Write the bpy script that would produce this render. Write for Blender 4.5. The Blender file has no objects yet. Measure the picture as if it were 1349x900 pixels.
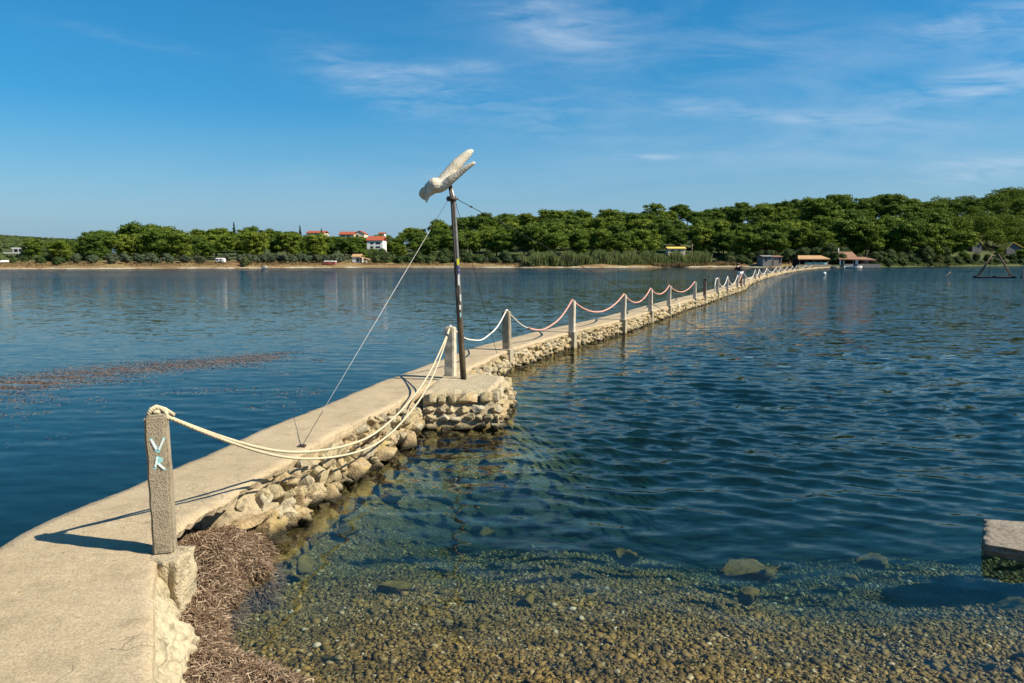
import bpy, bmesh, math, random
import numpy as np
from mathutils import Vector, Matrix, noise
R = math.radians
random.seed(7); rng = np.random.default_rng(7)
C = bpy.context.scene.collection
S = bpy.context.scene

# ------------------------------------------------------------------ camera
CAM_H = 1.96; PITCH = R(6.0)
cam = bpy.data.objects.new('camera', bpy.data.cameras.new('camera')); C.objects.link(cam)
cam.location = (0, 0, CAM_H); cam.rotation_euler = (R(90) - PITCH, 0, 0)
cam.data.sensor_width = 36; cam.data.lens = 36 * 1000 / 1349
cam.data.clip_start = 0.05; cam.data.clip_end = 9000
S.camera = cam

# ------------------------------------------------------------------ world, sun, exposure
SUN_EL = 43.0
SUN_DIR = Vector((0.958, -0.287, 0)).normalized() * math.cos(R(SUN_EL)) + Vector((0, 0, math.sin(R(SUN_EL))))
W = bpy.data.worlds.new('World'); S.world = W; W.use_nodes = True
def build_world():
    nt = W.node_tree; nt.nodes.clear(); N = nt.nodes.new; L = nt.links.new
    out = N('ShaderNodeOutputWorld'); bg = N('ShaderNodeBackground'); sky = N('ShaderNodeTexSky')
    sky.sky_type = 'NISHITA'; sky.sun_disc = False
    sky.sun_elevation = R(SUN_EL); sky.sun_rotation = math.atan2(SUN_DIR.x, SUN_DIR.y)
    sky.air_density = 1.0; sky.dust_density = 0.6; sky.ozone_density = 3.5; sky.altitude = 0
    hs = N('ShaderNodeHueSaturation'); hs.inputs['Saturation'].default_value = SKY_SAT; hs.inputs['Hue'].default_value = SKY_HUE
    hs.inputs['Value'].default_value = 1.0
    L(sky.outputs[0], hs.inputs['Color'])
    geo = N('ShaderNodeTexCoord'); sep = N('ShaderNodeSeparateXYZ'); L(geo.outputs['Generated'], sep.inputs[0])
    def m(op, a, b=None, c=None, clamp=False):
        n = N('ShaderNodeMath'); n.operation = op; n.use_clamp = clamp
        for i, v in enumerate((a, b, c)):
            if v is None: continue
            if isinstance(v, (int, float)): n.inputs[i].default_value = v
            else: L(v, n.inputs[i])
        return n.outputs[0]
    ys = m('MAXIMUM', sep.outputs[1], 0.05)
    ax = m('DIVIDE', sep.outputs[0], ys); az = m('DIVIDE', sep.outputs[2], ys)
    front = m('GREATER_THAN', sep.outputs[1], 0.05)
    # low haze layer of the air itself, fading out with height above the horizon
    up = m('MAXIMUM', sep.outputs[2], 0.0); hz = m('MULTIPLY', m('POWER', 2.718, m('MULTIPLY', up, -6.0)), 0.95)
    hmix = N('ShaderNodeMixRGB'); L(hz, hmix.inputs[0]); L(hs.outputs[0], hmix.inputs[1]); hmix.inputs[2].default_value = (1.65, 2.95, 4.5, 1)
    comb = N('ShaderNodeCombineXYZ'); L(ax, comb.inputs[0]); L(az, comb.inputs[2])
    total = None
    # thin cirrus: (x, z, half width, half height, tilt, strength, stretch)
    for (cx, cz, sx, sz, tilt, st, sc) in [
        (-0.10, 0.243, 0.11, 0.012, 0.03, 0.20, 9), (-0.17, 0.225, 0.12, 0.03, -0.4, 0.12, 14), (0.06, 0.30, 0.13, 0.05, -0.45, 0.16, 7),
        (-0.02, 0.20, 0.20, 0.035, -0.2, 0.09, 16), (0.22, 0.20, 0.12, 0.014, 0.0, 0.12, 10), (0.36, 0.185, 0.14, 0.010, -0.05, 0.16, 12),
        (0.60, 0.225, 0.17, 0.035, 0.28, 0.22, 7), (0.62, 0.30, 0.20, 0.03, 0.15, 0.18, 8), (0.18, 0.135, 0.06, 0.005, 0.03, 0.18, 12),
        (0.62, 0.12, 0.14, 0.02, 0.12, 0.16, 12), (-0.5, 0.285, 0.12, 0.008, -0.2, 0.05, 8), (0.25, 0.26, 0.35, 0.10, -0.2, 0.10, 4),
        (0.45, 0.16, 0.35, 0.05, 0.05, 0.08, 5), (-0.02, 0.11, 0.5, 0.05, 0.0, 0.05, 4)]:
        mp = N('ShaderNodeMapping'); mp.vector_type = 'TEXTURE'
        mp.inputs['Location'].default_value = (cx, 0, cz); mp.inputs['Rotation'].default_value = (0, -tilt, 0)
        mp.inputs['Scale'].default_value = (sx, 1, sz)
        L(comb.outputs[0], mp.inputs[0])
        ln = N('ShaderNodeVectorMath'); ln.operation = 'LENGTH'; L(mp.outputs[0], ln.inputs[0])
        g = m('POWER', 2.718, m('MULTIPLY', m('POWER', ln.outputs['Value'], 2.0), -1.3))
        mp2 = N('ShaderNodeMapping'); mp2.inputs['Rotation'].default_value = (0, tilt + 0.15, 0); mp2.inputs['Scale'].default_value = (sc, 1, sc * 5)
        L(comb.outputs[0], mp2.inputs[0])
        nz = N('ShaderNodeTexNoise'); nz.inputs['Scale'].default_value = 1.0; nz.inputs['Detail'].default_value = 9
        nz.inputs['Roughness'].default_value = 0.62; nz.inputs['Distortion'].default_value = 0.6
        L(mp2.outputs[0], nz.inputs['Vector'])
        r = N('ShaderNodeMapRange'); r.inputs[1].default_value = 0.38; r.inputs[2].default_value = 0.78; L(nz.outputs[0], r.inputs[0])
        v = m('MULTIPLY', m('MULTIPLY', g, r.outputs[0]), st * 3.4)
        total = v if total is None else m('ADD', total, v)
    total = m('MULTIPLY', total, front, clamp=True)
    mix = N('ShaderNodeMixRGB'); L(total, mix.inputs[0]); L(hmix.outputs[0], mix.inputs[1]); mix.inputs[2].default_value = (4.6, 5.5, 6.6, 1)
    L(mix.outputs[0], bg.inputs[0]); bg.inputs[1].default_value = SKY_STR
    L(bg.outputs[0], out.inputs[0])
SKY_SAT = 1.68; SKY_HUE = 0.492; SKY_STR = 0.074
build_world()
sun = bpy.data.objects.new('sun', bpy.data.lights.new('sun', 'SUN')); C.objects.link(sun)
sun.data.energy = 4.6; sun.data.angle = R(0.5); sun.data.color = (1.0, 0.91, 0.74)
sun.rotation_euler = SUN_DIR.to_track_quat('Z', 'Y').to_euler(); sun.location = (20, -10, 30)
S.view_settings.view_transform = 'Standard'; S.view_settings.look = 'None'
S.view_settings.gamma = 1.0; S.view_settings.exposure = 0.83
S.cycles.max_bounces = 8; S.cycles.transparent_max_bounces = 16; S.cycles.diffuse_bounces = 3; S.cycles.volume_bounces = 0
S.cycles.caustics_reflective = False; S.cycles.caustics_refractive = False

# ------------------------------------------------------------------ helpers
def ray(u, v):
    a = (u - 674.5) / 1000; b = (450 - v) / 1000
    return a, math.cos(PITCH) + b * math.sin(PITCH), -math.sin(PITCH) + b * math.cos(PITCH)
def gz(u, v, z=0.0):
    a, b, c = ray(u, v); t = (z - CAM_H) / c; return Vector((a * t, b * t, z))
def gy(u, v, Y):
    a, b, c = ray(u, v); t = Y / b; return Vector((a * t, Y, CAM_H + c * t))
def sst(x, a, b):
    t = np.clip((np.asarray(x, float) - a) / (b - a), 0, 1); return t * t * (3 - 2 * t)

def empty(name, loc=(0, 0, 0), rz=0.0, label=None, cat=None, group=None):
    o = bpy.data.objects.new(name, None); C.objects.link(o); o.location = loc; o.rotation_euler = (0, 0, rz)
    o.empty_display_size = 0.2
    return tag(o, label, cat, group)
def tag(o, label=None, cat=None, group=None, kind=None):
    if label: o['label'] = label
    if cat: o['category'] = cat
    if group: o['group'] = group
    if kind: o['kind'] = kind
    return o
def link(name, me, mat=None, parent=None, smooth=False):
    o = bpy.data.objects.new(name, me); C.objects.link(o)
    if mat: me.materials.append(mat)
    if parent: o.parent = parent
    if smooth:
        me.polygons.foreach_set('use_smooth', [True] * len(me.polygons))
    return o
def np_mesh(name, V, F, k):
    """V (n,3), F (m,k) arrays -> mesh"""
    me = bpy.data.meshes.new(name); V = np.asarray(V, np.float32); F = np.asarray(F, np.int32)
    me.vertices.add(len(V)); me.vertices.foreach_set('co', V.ravel())
    me.loops.add(F.size); me.loops.foreach_set('vertex_index', F.ravel())
    me.polygons.add(len(F)); me.polygons.foreach_set('loop_start', np.arange(0, F.size, k, dtype=np.int32))
    me.polygons.foreach_set('loop_total', np.full(len(F), k, np.int32))
    me.update(calc_edges=True); me.validate(); return me
def grid_faces(nu, nv):
    i = np.arange(nu - 1)[:, None] * nv + np.arange(nv - 1)[None, :]; i = i.ravel()
    return np.stack([i, i + nv, i + nv + 1, i + 1], 1)
class MB:
    def __init__(s): s.bm = bmesh.new()
    def box(s, c, d, rz=0.0, bev=0.0, taper=1.0, rot=None):
        r = bmesh.ops.create_cube(s.bm, size=1.0); vs = r['verts']
        for v in vs:
            k = taper if v.co.z > 0 else 1.0
            v.co = Vector((v.co.x * d[0] * k, v.co.y * d[1] * k, v.co.z * d[2]))
        if bev > 0:
            es = list({e for v in vs for e in v.link_edges})
            rb = bmesh.ops.bevel(s.bm, geom=es, offset=bev, segments=2, affect='EDGES', profile=0.6)
            vs = list({v for f in rb['faces'] for v in f.verts} | {v for v in vs if v.is_valid})
        M = Matrix.Translation(Vector(c)) @ (rot.to_4x4() if rot else Matrix.Rotation(rz, 4, 'Z'))
        for v in vs: v.co = M @ v.co
        return s
    def poly(s, pts, faces):
        vs = [s.bm.verts.new(p) for p in pts]
        for f in faces: s.bm.faces.new([vs[i] for i in f])
        return s
    def tube(s, pts, r, n=8, cap=True):
        pts = [Vector(p) for p in pts]; rs = r if hasattr(r, '__len__') else [r] * len(pts); rings = []
        ref = None
        for i, p in enumerate(pts):
            d = (pts[min(i + 1, len(pts) - 1)] - pts[max(i - 1, 0)]).normalized()
            if ref is None: ref = Vector((0, 0, 1)) if abs(d.z) < 0.9 else Vector((1, 0, 0))
            a = d.cross(ref)
            if a.length < 1e-4: a = d.cross(Vector((0, 1, 0)))
            a.normalize(); b = a.cross(d).normalized(); ref = b
            rings.append([s.bm.verts.new(p + (a * math.cos(t) + b * math.sin(t)) * rs[i]) for t in [2 * math.pi * j / n for j in range(n)]])
        for i in range(len(rings) - 1):
            for j in range(n):
                f = s.bm.faces.new([rings[i][j], rings[i][(j + 1) % n], rings[i + 1][(j + 1) % n], rings[i + 1][j]]); f.smooth = True
        if cap:
            s.bm.faces.new(list(reversed(rings[0]))); s.bm.faces.new(rings[-1])
        return s
    def ball(s, c, r, sub=2, sc=(1, 1, 1)):
        q = bmesh.ops.create_icosphere(s.bm, subdivisions=sub, radius=1.0)
        for v in q['verts']: v.co = Vector(c) + Vector((v.co.x * r * sc[0], v.co.y * r * sc[1], v.co.z * r * sc[2]))
        for v in q['verts']:
            for f in v.link_faces: f.smooth = True
        return s
    def build(s, name, mat=None, parent=None):
        bmesh.ops.recalc_face_normals(s.bm, faces=s.bm.faces[:])
        me = bpy.data.meshes.new(name); s.bm.to_mesh(me); s.bm.free()
        return link(name, me, mat, parent)

# ------------------------------------------------------------------ materials
class NT:
    def __init__(s, name):
        s.m = bpy.data.materials.new(name); s.m.use_nodes = True; s.nt = s.m.node_tree; s.nt.nodes.clear()
        s.out = s.nt.nodes.new('ShaderNodeOutputMaterial'); s.tc = None
    def n(s, t, **k):
        o = s.nt.nodes.new(t)
        for a, b in k.items(): setattr(o, a, b)
        return o
    def l(s, a, b): s.nt.links.new(a, b)
    def co(s):
        if not s.tc: s.tc = s.n('ShaderNodeNewGeometry')
        return s.tc.outputs['Position']
    def obj(s): return s.n('ShaderNodeTexCoord').outputs['Object']
    def mapping(s, v, scale=(1, 1, 1), rot=(0, 0, 0)):
        m = s.n('ShaderNodeMapping'); m.inputs['Scale'].default_value = scale; m.inputs['Rotation'].default_value = rot
        s.l(v, m.inputs[0]); return m.outputs[0]
    def noise(s, v, scale, detail=5, rough=0.6, dist=0.0):
        x = s.n('ShaderNodeTexNoise'); x.inputs['Scale'].default_value = scale; x.inputs['Detail'].default_value = detail
        x.inputs['Roughness'].default_value = rough; x.inputs['Distortion'].default_value = dist; s.l(v, x.inputs['Vector']); return x.outputs[0]
    def vor(s, v, scale, feat='F1', out='Distance', rnd=1.0):
        x = s.n('ShaderNodeTexVoronoi', feature=feat); x.inputs['Scale'].default_value = scale; x.inputs['Randomness'].default_value = rnd
        s.l(v, x.inputs['Vector']); return x.outputs[out]
    def rng(s, v, a, b, c=0.0, d=1.0):
        x = s.n('ShaderNodeMapRange'); 
        for i, q in enumerate((a, b, c, d)): x.inputs[i + 1].default_value = q
        s.l(v, x.inputs[0]); return x.outputs[0]
    def ramp(s, v, stops):
        x = s.n('ShaderNodeValToRGB'); e = x.color_ramp.elements
        while len(e) < len(stops): e.new(0.5)
        for i, (p, c) in enumerate(stops): e[i].position = p; e[i].color = (*c, 1)
        s.l(v, x.inputs[0]); return x.outputs[0]
    def mix(s, f, a, b, mode='MIX'):
        x = s.n('ShaderNodeMixRGB', blend_type=mode)
        for i, q in enumerate((f, a, b)):
            if isinstance(q, (int, float)): x.inputs[i].default_value = q
            elif isinstance(q, tuple): x.inputs[i].default_value = (*q, 1)
            else: s.l(q, x.inputs[i])
        return x.outputs[0]
    def math(s, op, a, b=0.0):
        x = s.n('ShaderNodeMath', operation=op)
        for i, q in enumerate((a, b)):
            if isinstance(q, (int, float)): x.inputs[i].default_value = q
            else: s.l(q, x.inputs[i])
        return x.outputs[0]
    def bump(s, h, st, dist=0.01, nrm=None):
        x = s.n('ShaderNodeBump'); x.inputs['Strength'].default_value = st; x.inputs['Distance'].default_value = dist
        s.l(h, x.inputs['Height'])
        if nrm is not None: s.l(nrm, x.inputs['Normal'])
        return x.outputs[0]
    def bsdf(s, col, rough=0.8, nrm=None, metal=0.0, spec=0.3):
        b = s.n('ShaderNodeBsdfPrincipled')
        if isinstance(col, tuple): b.inputs['Base Color'].default_value = (*col, 1)
        else: s.l(col, b.inputs['Base Color'])
        if isinstance(rough, (int, float)): b.inputs['Roughness'].default_value = rough
        else: s.l(rough, b.inputs['Roughness'])
        b.inputs['Metallic'].default_value = metal; b.inputs['Specular IOR Level'].default_value = spec
        if nrm is not None: s.l(nrm, b.inputs['Normal'])
        s.l(b.outputs[0], s.out.inputs[0]); return b
    def island(s): return s.n('ShaderNodeNewGeometry').outputs['Random Per Island']

def simple(name, col, rough=0.7, var=0.25, scale=6.0, metal=0.0, bump=0.2, spec=0.3):
    t = NT(name); p = t.obj(); nz = t.noise(p, scale, 6, 0.65)
    c = t.ramp(nz, [(0.3, tuple(x * (1 - var) for x in col)), (0.7, tuple(min(1, x * (1 + var)) for x in col))])
    t.bsdf(c, rough, t.bump(t.noise(p, scale * 6, 4), bump, 0.01), metal, spec); return t.m

def m_deck():
    t = NT('weathered_concrete'); p = t.co()
    big = t.noise(p, 0.9, 4, 0.6); mid = t.noise(p, 5, 8, 0.7, 0.6); fine = t.noise(p, 90, 4, 0.7); agg = t.vor(p, 120)
    c = t.ramp(big, [(0.3, (0.43, 0.345, 0.225)), (0.5, (0.52, 0.42, 0.28)), (0.7, (0.57, 0.465, 0.32))])
    c = t.mix(t.rng(mid, 0.5, 0.85), c, (0.27, 0.225, 0.16)); c = t.mix(t.rng(mid, 0.42, 0.18), c, (0.55, 0.48, 0.36))
    c = t.mix(t.rng(fine, 0.35, 0.62, 0.0, 0.95), c, t.mix(1.0, c, (0.62, 0.58, 0.5), 'MULTIPLY'))
    pit = t.rng(t.noise(p, 38, 3, 0.8), 0.66, 0.72); c = t.mix(pit, c, (0.17, 0.14, 0.10))
    strk = t.noise(t.mapping(p, (3, 22, 3), (0, 0, 0.35)), 1.0, 6, 0.7); c = t.mix(t.rng(strk, 0.55, 0.8, 0, 0.45), c, (0.25, 0.21, 0.15))
    crk = t.n('ShaderNodeTexVoronoi', feature='DISTANCE_TO_EDGE'); crk.inputs['Scale'].default_value = 0.7
    wv = t.n('ShaderNodeVectorMath', operation='ADD'); t.l(p, wv.inputs[0]); nn = t.n('ShaderNodeTexNoise'); nn.inputs['Scale'].default_value = 4; nn.inputs['Detail'].default_value = 8
    t.l(p, nn.inputs['Vector']); sc = t.n('ShaderNodeVectorMath', operation='SCALE'); sc.inputs[3].default_value = 0.5; t.l(nn.outputs[1], sc.inputs[0]); t.l(sc.outputs[0], wv.inputs[1])
    t.l(wv.outputs[0], crk.inputs['Vector'])
    ck = t.math('MULTIPLY', t.rng(crk.outputs[0], 0.0, 0.0035, 1, 0), t.rng(big, 0.5, 0.55)); c = t.mix(t.math('MULTIPLY', ck, 0.7), c, (0.12, 0.10, 0.07))
    sy = t.n('ShaderNodeSeparateXYZ'); t.l(p, sy.inputs[0]); jn = t.math('ADD', t.math('ADD', sy.outputs[1], t.math('MULTIPLY', sy.outputs[0], 0.25)), t.math('MULTIPLY', t.noise(p, 7, 4), 0.05))
    fr = t.math('ABSOLUTE', t.math('SUBTRACT', t.math('FRACT', t.math('DIVIDE', jn, 2.63)), 0.5)); jl = t.rng(fr, 0.0, 0.0022, 1, 0); c = t.mix(t.math('MULTIPLY', jl, 0.65), c, (0.13, 0.10, 0.07)); 
    st = t.noise(p, 2.2, 7, 0.72, 1.0); c = t.mix(t.rng(st, 0.57, 0.70, 0, 0.5), c, (0.27, 0.22, 0.14)); c = t.mix(t.rng(t.noise(p, 210, 2, 0.5), 0.60, 0.68, 0, 0.6), c, (0.14, 0.115, 0.08))
    h = t.math('ADD', t.math('MULTIPLY', mid, 0.9), t.math('MULTIPLY', fine, 0.55)); h = t.math('ADD', h, t.math('MULTIPLY', pit, -0.5)); h = t.math('ADD', h, t.math('MULTIPLY', ck, -0.3))
    t.bsdf(c, 0.92, t.bump(h, 0.7, 0.012), 0, 0.15); return t.m
def m_coarse(name, a, b, dark, sc=60, bst=0.8):
    t = NT(name); p = t.co(); n1 = t.noise(p, 4, 6, 0.65); ag = t.vor(p, sc); n3 = t.noise(p, sc * 0.5, 5, 0.75); n4 = t.noise(p, 11, 4, 0.6)
    c = t.ramp(n1, [(0.3, a), (0.7, b)]); c = t.mix(t.rng(n3, 0.52, 0.66, 0, 0.8), c, dark); c = t.mix(t.rng(ag, 0.25, 0.0, 0, 0.5), c, tuple(min(1, x * 1.35) for x in b))
    c = t.mix(t.rng(n4, 0.56, 0.7, 0, 0.55), c, dark)
    z = t.n('ShaderNodeSeparateXYZ'); t.l(p, z.inputs[0])
    wet = t.math('SUBTRACT', z.outputs[2], t.math('MULTIPLY', n4, 0.10))
    c = t.mix(t.rng(wet, 0.02, -0.03), c, t.mix(0.55, t.mix(1.0, c, (0.9, 0.8, 0.45), 'MULTIPLY'), (0.04, 0.035, 0.015)))
    h = t.math('ADD', n3, t.math('MULTIPLY', ag, 0.6)); t.bsdf(c, 0.93, t.bump(h, bst, 0.012), 0, 0.15); return t.m
def m_stone(name, wetlow=True):
    t = NT(name); p = t.co(); r = t.island(); n1 = t.noise(p, 9, 7, 0.7, 0.4); n2 = t.noise(p, 45, 6, 0.75); n3 = t.noise(p, 3, 3)
    c = t.ramp(r, [(0.0, (0.38, 0.30, 0.16)), (0.3, (0.48, 0.39, 0.23)), (0.6, (0.43, 0.31, 0.16)), (0.85, (0.50, 0.44, 0.31)), (1.0, (0.32, 0.26, 0.16))])
    c = t.mix(t.rng(n1, 0.5, 0.68, 0, 0.75), c, (0.20, 0.165, 0.11)); c = t.mix(t.rng(n1, 0.46, 0.3, 0, 0.8), c, (0.56, 0.50, 0.36))
    c = t.mix(t.rng(n3, 0.58, 0.7, 0, 0.5), c, (0.42, 0.30, 0.08)); c = t.mix(t.rng(n2, 0.58, 0.66, 0, 0.85), c, (0.10, 0.085, 0.06))
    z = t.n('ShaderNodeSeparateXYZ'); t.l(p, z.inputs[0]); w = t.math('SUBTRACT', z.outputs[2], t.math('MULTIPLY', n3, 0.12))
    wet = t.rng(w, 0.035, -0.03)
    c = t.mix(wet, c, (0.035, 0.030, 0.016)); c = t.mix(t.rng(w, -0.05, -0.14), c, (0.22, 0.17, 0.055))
    h = t.math('ADD', t.math('MULTIPLY', n1, 1.2), t.math('MULTIPLY', n2, 0.5))
    h = t.math('ADD', h, t.math('MULTIPLY', t.rng(t.vor(p, 16, 'DISTANCE_TO_EDGE'), 0.0, 0.10), 0.16))
    t.bsdf(c, t.rng(wet, 0, 1, 0.92, 0.45), t.bump(h, 1.0, 0.026), 0, 0.2); return t.m
def m_leaf(name, cols, trans=0.25, isl=0.38):
    t = NT(name); oi = t.n('ShaderNodeObjectInfo'); r = t.island()
    mixr = t.math('ADD', t.math('MULTIPLY', oi.outputs['Random'], 1 - isl), t.math('MULTIPLY', r, isl))
    c = t.ramp(mixr, [(i / (len(cols) - 1), q) for i, q in enumerate(cols)])
    b = t.bsdf(c, 0.75, None, 0, 0.12)
    tr = t.n('ShaderNodeBsdfTranslucent'); t.l(c, tr.inputs[0]); mx = t.n('ShaderNodeMixShader'); mx.inputs[0].default_value = trans
    t.l(b.outputs[0], mx.inputs[1]); t.l(tr.outputs[0], mx.inputs[2]); t.l(mx.outputs[0], t.out.inputs[0]); return t.m
def m_water():
    t = NT('sea_water'); p = t.co()
    sep = t.n('ShaderNodeSeparateXYZ'); t.l(p, sep.inputs[0])
    att = t.n('ShaderNodeAttribute', attribute_name='chop'); chop = att.outputs['Fac']
    gust = t.rng(t.noise(t.mapping(p, (0.010, 0.045, 1), (0, 0, R(12))), 1.0, 4, 0.6), 0.35, 0.65, 0.55, 1.35)
    amp = t.math('MULTIPLY', chop, gust)
    # ripple slopes, evaluated per point so that they keep tilting the surface however far away it is
    def slope(sx, sy, detail, rough, dist, k, rot=24):
        nz = t.n('ShaderNodeTexNoise'); nz.inputs['Scale'].default_value = 1.0; nz.inputs['Detail'].default_value = detail; nz.inputs['Roughness'].default_value = rough; nz.inputs['Distortion'].default_value = dist
        t.l(t.mapping(p, (sx, sy, 1), (0, 0, R(rot))), nz.inputs['Vector']); v = t.n('ShaderNodeVectorMath', operation='SUBTRACT'); t.l(nz.outputs[1], v.inputs[0]); v.inputs[1].default_value = (0.5, 0.5, 0.5)
        w = t.n('ShaderNodeVectorMath', operation='MULTIPLY'); t.l(v.outputs[0], w.inputs[0]); w.inputs[1].default_value = (k * 0.55, k, 0); return w.outputs[0]
    def add(a, b):
        v = t.n('ShaderNodeVectorMath', operation='ADD'); t.l(a, v.inputs[0]); t.l(b, v.inputs[1]); return v.outputs[0]
    sl = add(slope(1.5, 4.4, 3, 0.62, 0.5, SL[0]), slope(4.5, 10.0, 3, 0.6, 0.4, SL[1], 15))
    sc = t.n('ShaderNodeVectorMath', operation='SCALE'); t.l(sl, sc.inputs[0]); t.l(amp, sc.inputs[3])
    nn = t.n('ShaderNodeVectorMath', operation='NORMALIZE'); t.l(add(t.tc.outputs['Normal'], sc.outputs[0]), nn.inputs[0]); N_ = nn.outputs[0]
    fr = t.n('ShaderNodeFresnel'); fr.inputs['IOR'].default_value = 1.333; t.l(N_, fr.inputs['Normal'])
    gl = t.n('ShaderNodeBsdfGlossy'); gl.inputs['Roughness'].default_value = 0.04; t.l(N_, gl.inputs['Normal']); gl.inputs['Color'].default_value = (0.92, 0.86, 0.80, 1)
    tr = t.n('ShaderNodeBsdfTransparent'); tr.inputs[0].default_value = (0.96, 0.98, 0.96, 1)
    mx = t.n('ShaderNodeMixShader'); t.l(fr.outputs[0], mx.inputs[0]); t.l(tr.outputs[0], mx.inputs[1]); t.l(gl.outputs[0], mx.inputs[2])
    t.l(mx.outputs[0], t.out.inputs[0])
    va = t.n('ShaderNodeVolumeAbsorption'); va.inputs[0].default_value = (0.34, 0.68, 0.72, 1); va.inputs[1].default_value = 0.8
    vs = t.n('ShaderNodeVolumeScatter'); vs.inputs['Color'].default_value = (0.40, 0.75, 0.72, 1); vs.inputs['Density'].default_value = 0.04; vs.inputs['Anisotropy'].default_value = 0.3
    ad = t.n('ShaderNodeAddShader'); t.l(va.outputs[0], ad.inputs[0]); t.l(vs.outputs[0], ad.inputs[1])
    t.l(ad.outputs[0], t.out.inputs['Volume']); return t.m
SL = (0.95, 0.75)
def m_bed():
    t = NT('seabed_ground'); p = t.co(); z = t.n('ShaderNodeSeparateXYZ'); t.l(p, z.inputs[0]); n = t.noise(p, 1.1, 5, 0.6); n2 = t.noise(p, 6, 5, 0.7)
    vc = t.n('ShaderNodeTexVoronoi'); vc.inputs['Scale'].default_value = 42; t.l(t.mapping(p, (1, 1.3, 1)), vc.inputs['Vector'])
    r = t.n('ShaderNodeSeparateXYZ'); t.l(vc.outputs['Color'], r.inputs[0])
    peb = t.ramp(r.outputs[0], [(0, (0.14, 0.09, 0.025)), (0.5, (0.30, 0.20, 0.05)), (0.85, (0.38, 0.28, 0.10)), (1, (0.5, 0.44, 0.3))])
    peb = t.mix(t.rng(vc.outputs['Distance'], 0.3, 0.7, 0, 0.6), peb, (0.05, 0.038, 0.015))
    grass = t.ramp(n2, [(0.3, (0.010, 0.018, 0.014)), (0.7, (0.035, 0.05, 0.028))])  # dark seagrass tone, also standing in for light lost in deeper water
    zz = t.math('ADD', z.outputs[2], t.math('MULTIPLY', t.math('SUBTRACT', n, 0.5), 0.5))
    peb = t.mix(t.rng(zz, -0.25, -0.6), peb, t.mix(1.0, peb, (0.55, 0.62, 0.5), 'MULTIPLY')); c = t.mix(t.rng(zz, -0.30, -0.75), peb, grass)  # darkening with depth is put into the bed colour, pebbles to seagrass
    t.bsdf(c, 0.8, t.bump(t.math('ADD', t.math('MULTIPLY', vc.outputs['Distance'], -1.0), n2), 0.8, 0.02), 0, 0.3); return t.m
def m_pebble():
    t = NT('pebble_stone'); r = t.island(); p = t.co(); n = t.noise(p, 60, 4); big = t.noise(p, 1.6, 4, 0.6)
    c = t.ramp(r, [(0, (0.10, 0.068, 0.018)), (0.3, (0.165, 0.108, 0.026)), (0.6, (0.245, 0.155, 0.036)), (0.9, (0.32, 0.215, 0.06)), (0.97, (0.42, 0.34, 0.18)), (1, (0.62, 0.56, 0.42))])
    c = t.mix(t.rng(n, 0.45, 0.75, 0, 0.5), c, (0.12, 0.09, 0.035)); c = t.mix(t.rng(big, 0.48, 0.66, 0, 0.6), c, (0.085, 0.07, 0.025))
    t.bsdf(c, 0.6, t.bump(n, 0.4, 0.004), 0, 0.3); return t.m
def m_shore():
    t = NT('shore_soil'); p = t.co(); z = t.n('ShaderNodeSeparateXYZ'); t.l(p, z.inputs[0]); n = t.noise(p, 0.12, 6, 0.65); f = t.noise(p, 0.9, 6, 0.7)
    soil = t.ramp(n, [(0.3, (0.17, 0.095, 0.045)), (0.5, (0.25, 0.16, 0.075)), (0.7, (0.22, 0.19, 0.08))])
    soil = t.mix(t.rng(f, 0.5, 0.7), soil, (0.10, 0.085, 0.03))
    scrub = t.ramp(f, [(0.3, (0.022, 0.035, 0.012)), (0.5, (0.055, 0.075, 0.028)), (0.68, (0.13, 0.12, 0.055))])
    zz = t.math('ADD', z.outputs[2], t.math('MULTIPLY', t.math('SUBTRACT', f, 0.5), 1.6))
    qx = t.math('DIVIDE', z.outputs[0], t.math('MAXIMUM', z.outputs[1], 1.0)); green = t.rng(qx, 0.38, 0.42)
    c = t.mix(t.rng(zz, 1.9, 2.5), soil, scrub); c = t.mix(t.rng(t.math('ADD', z.outputs[2], t.math('MULTIPLY', t.math('SUBTRACT', f, 0.5), 1.1)), 0.42, 0.30), c, t.mix(t.rng(n, 0.42, 0.58), (0.20, 0.15, 0.09), (0.46, 0.41, 0.31))); c = t.mix(green, c, scrub); c = t.mix(t.rng(z.outputs[2], 0.14, 0.05), c, (0.07, 0.06, 0.03))
    t.bsdf(c, 0.95, t.bump(f, 0.6, 0.5), 0, 0.1); return t.m
def m_rope(name, col, sc=1.0):
    t = NT(name); p = t.co(); w = t.n('ShaderNodeTexWave', wave_type='BANDS', bands_direction='DIAGONAL'); w.inputs['Scale'].default_value = 28 * sc; w.inputs['Distortion'].default_value = 0.5
    t.l(p, w.inputs[0]); n = t.noise(p, 12, 4); c = t.mix(t.rng(w.outputs[1], 0.2, 0.6, 0.25, 0), col, tuple(x * 0.45 for x in col)); c = t.mix(t.rng(n, 0.5, 0.75, 0, 0.5), c, tuple(x * 0.6 for x in col))
    t.bsdf(c, 0.85, t.bump(w.outputs[1], 0.4, 0.004), 0, 0.2); return t.m
def m_roof(name, a, b):
    t = NT(name); p = t.obj(); w = t.n('ShaderNodeTexWave', wave_type='BANDS', bands_direction='X'); w.inputs['Scale'].default_value = 1.4; t.l(p, w.inputs[0]); n = t.noise(p, 1.5, 6, 0.7)
    c = t.ramp(n, [(0.3, a), (0.7, b)]); c = t.mix(t.rng(w.outputs[1], 0, 0.4, 0.4, 0), c, tuple(x * 0.5 for x in a)); t.bsdf(c, 0.9, t.bump(w.outputs[1], 0.4, 0.05), 0, 0.1); return t.m

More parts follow.
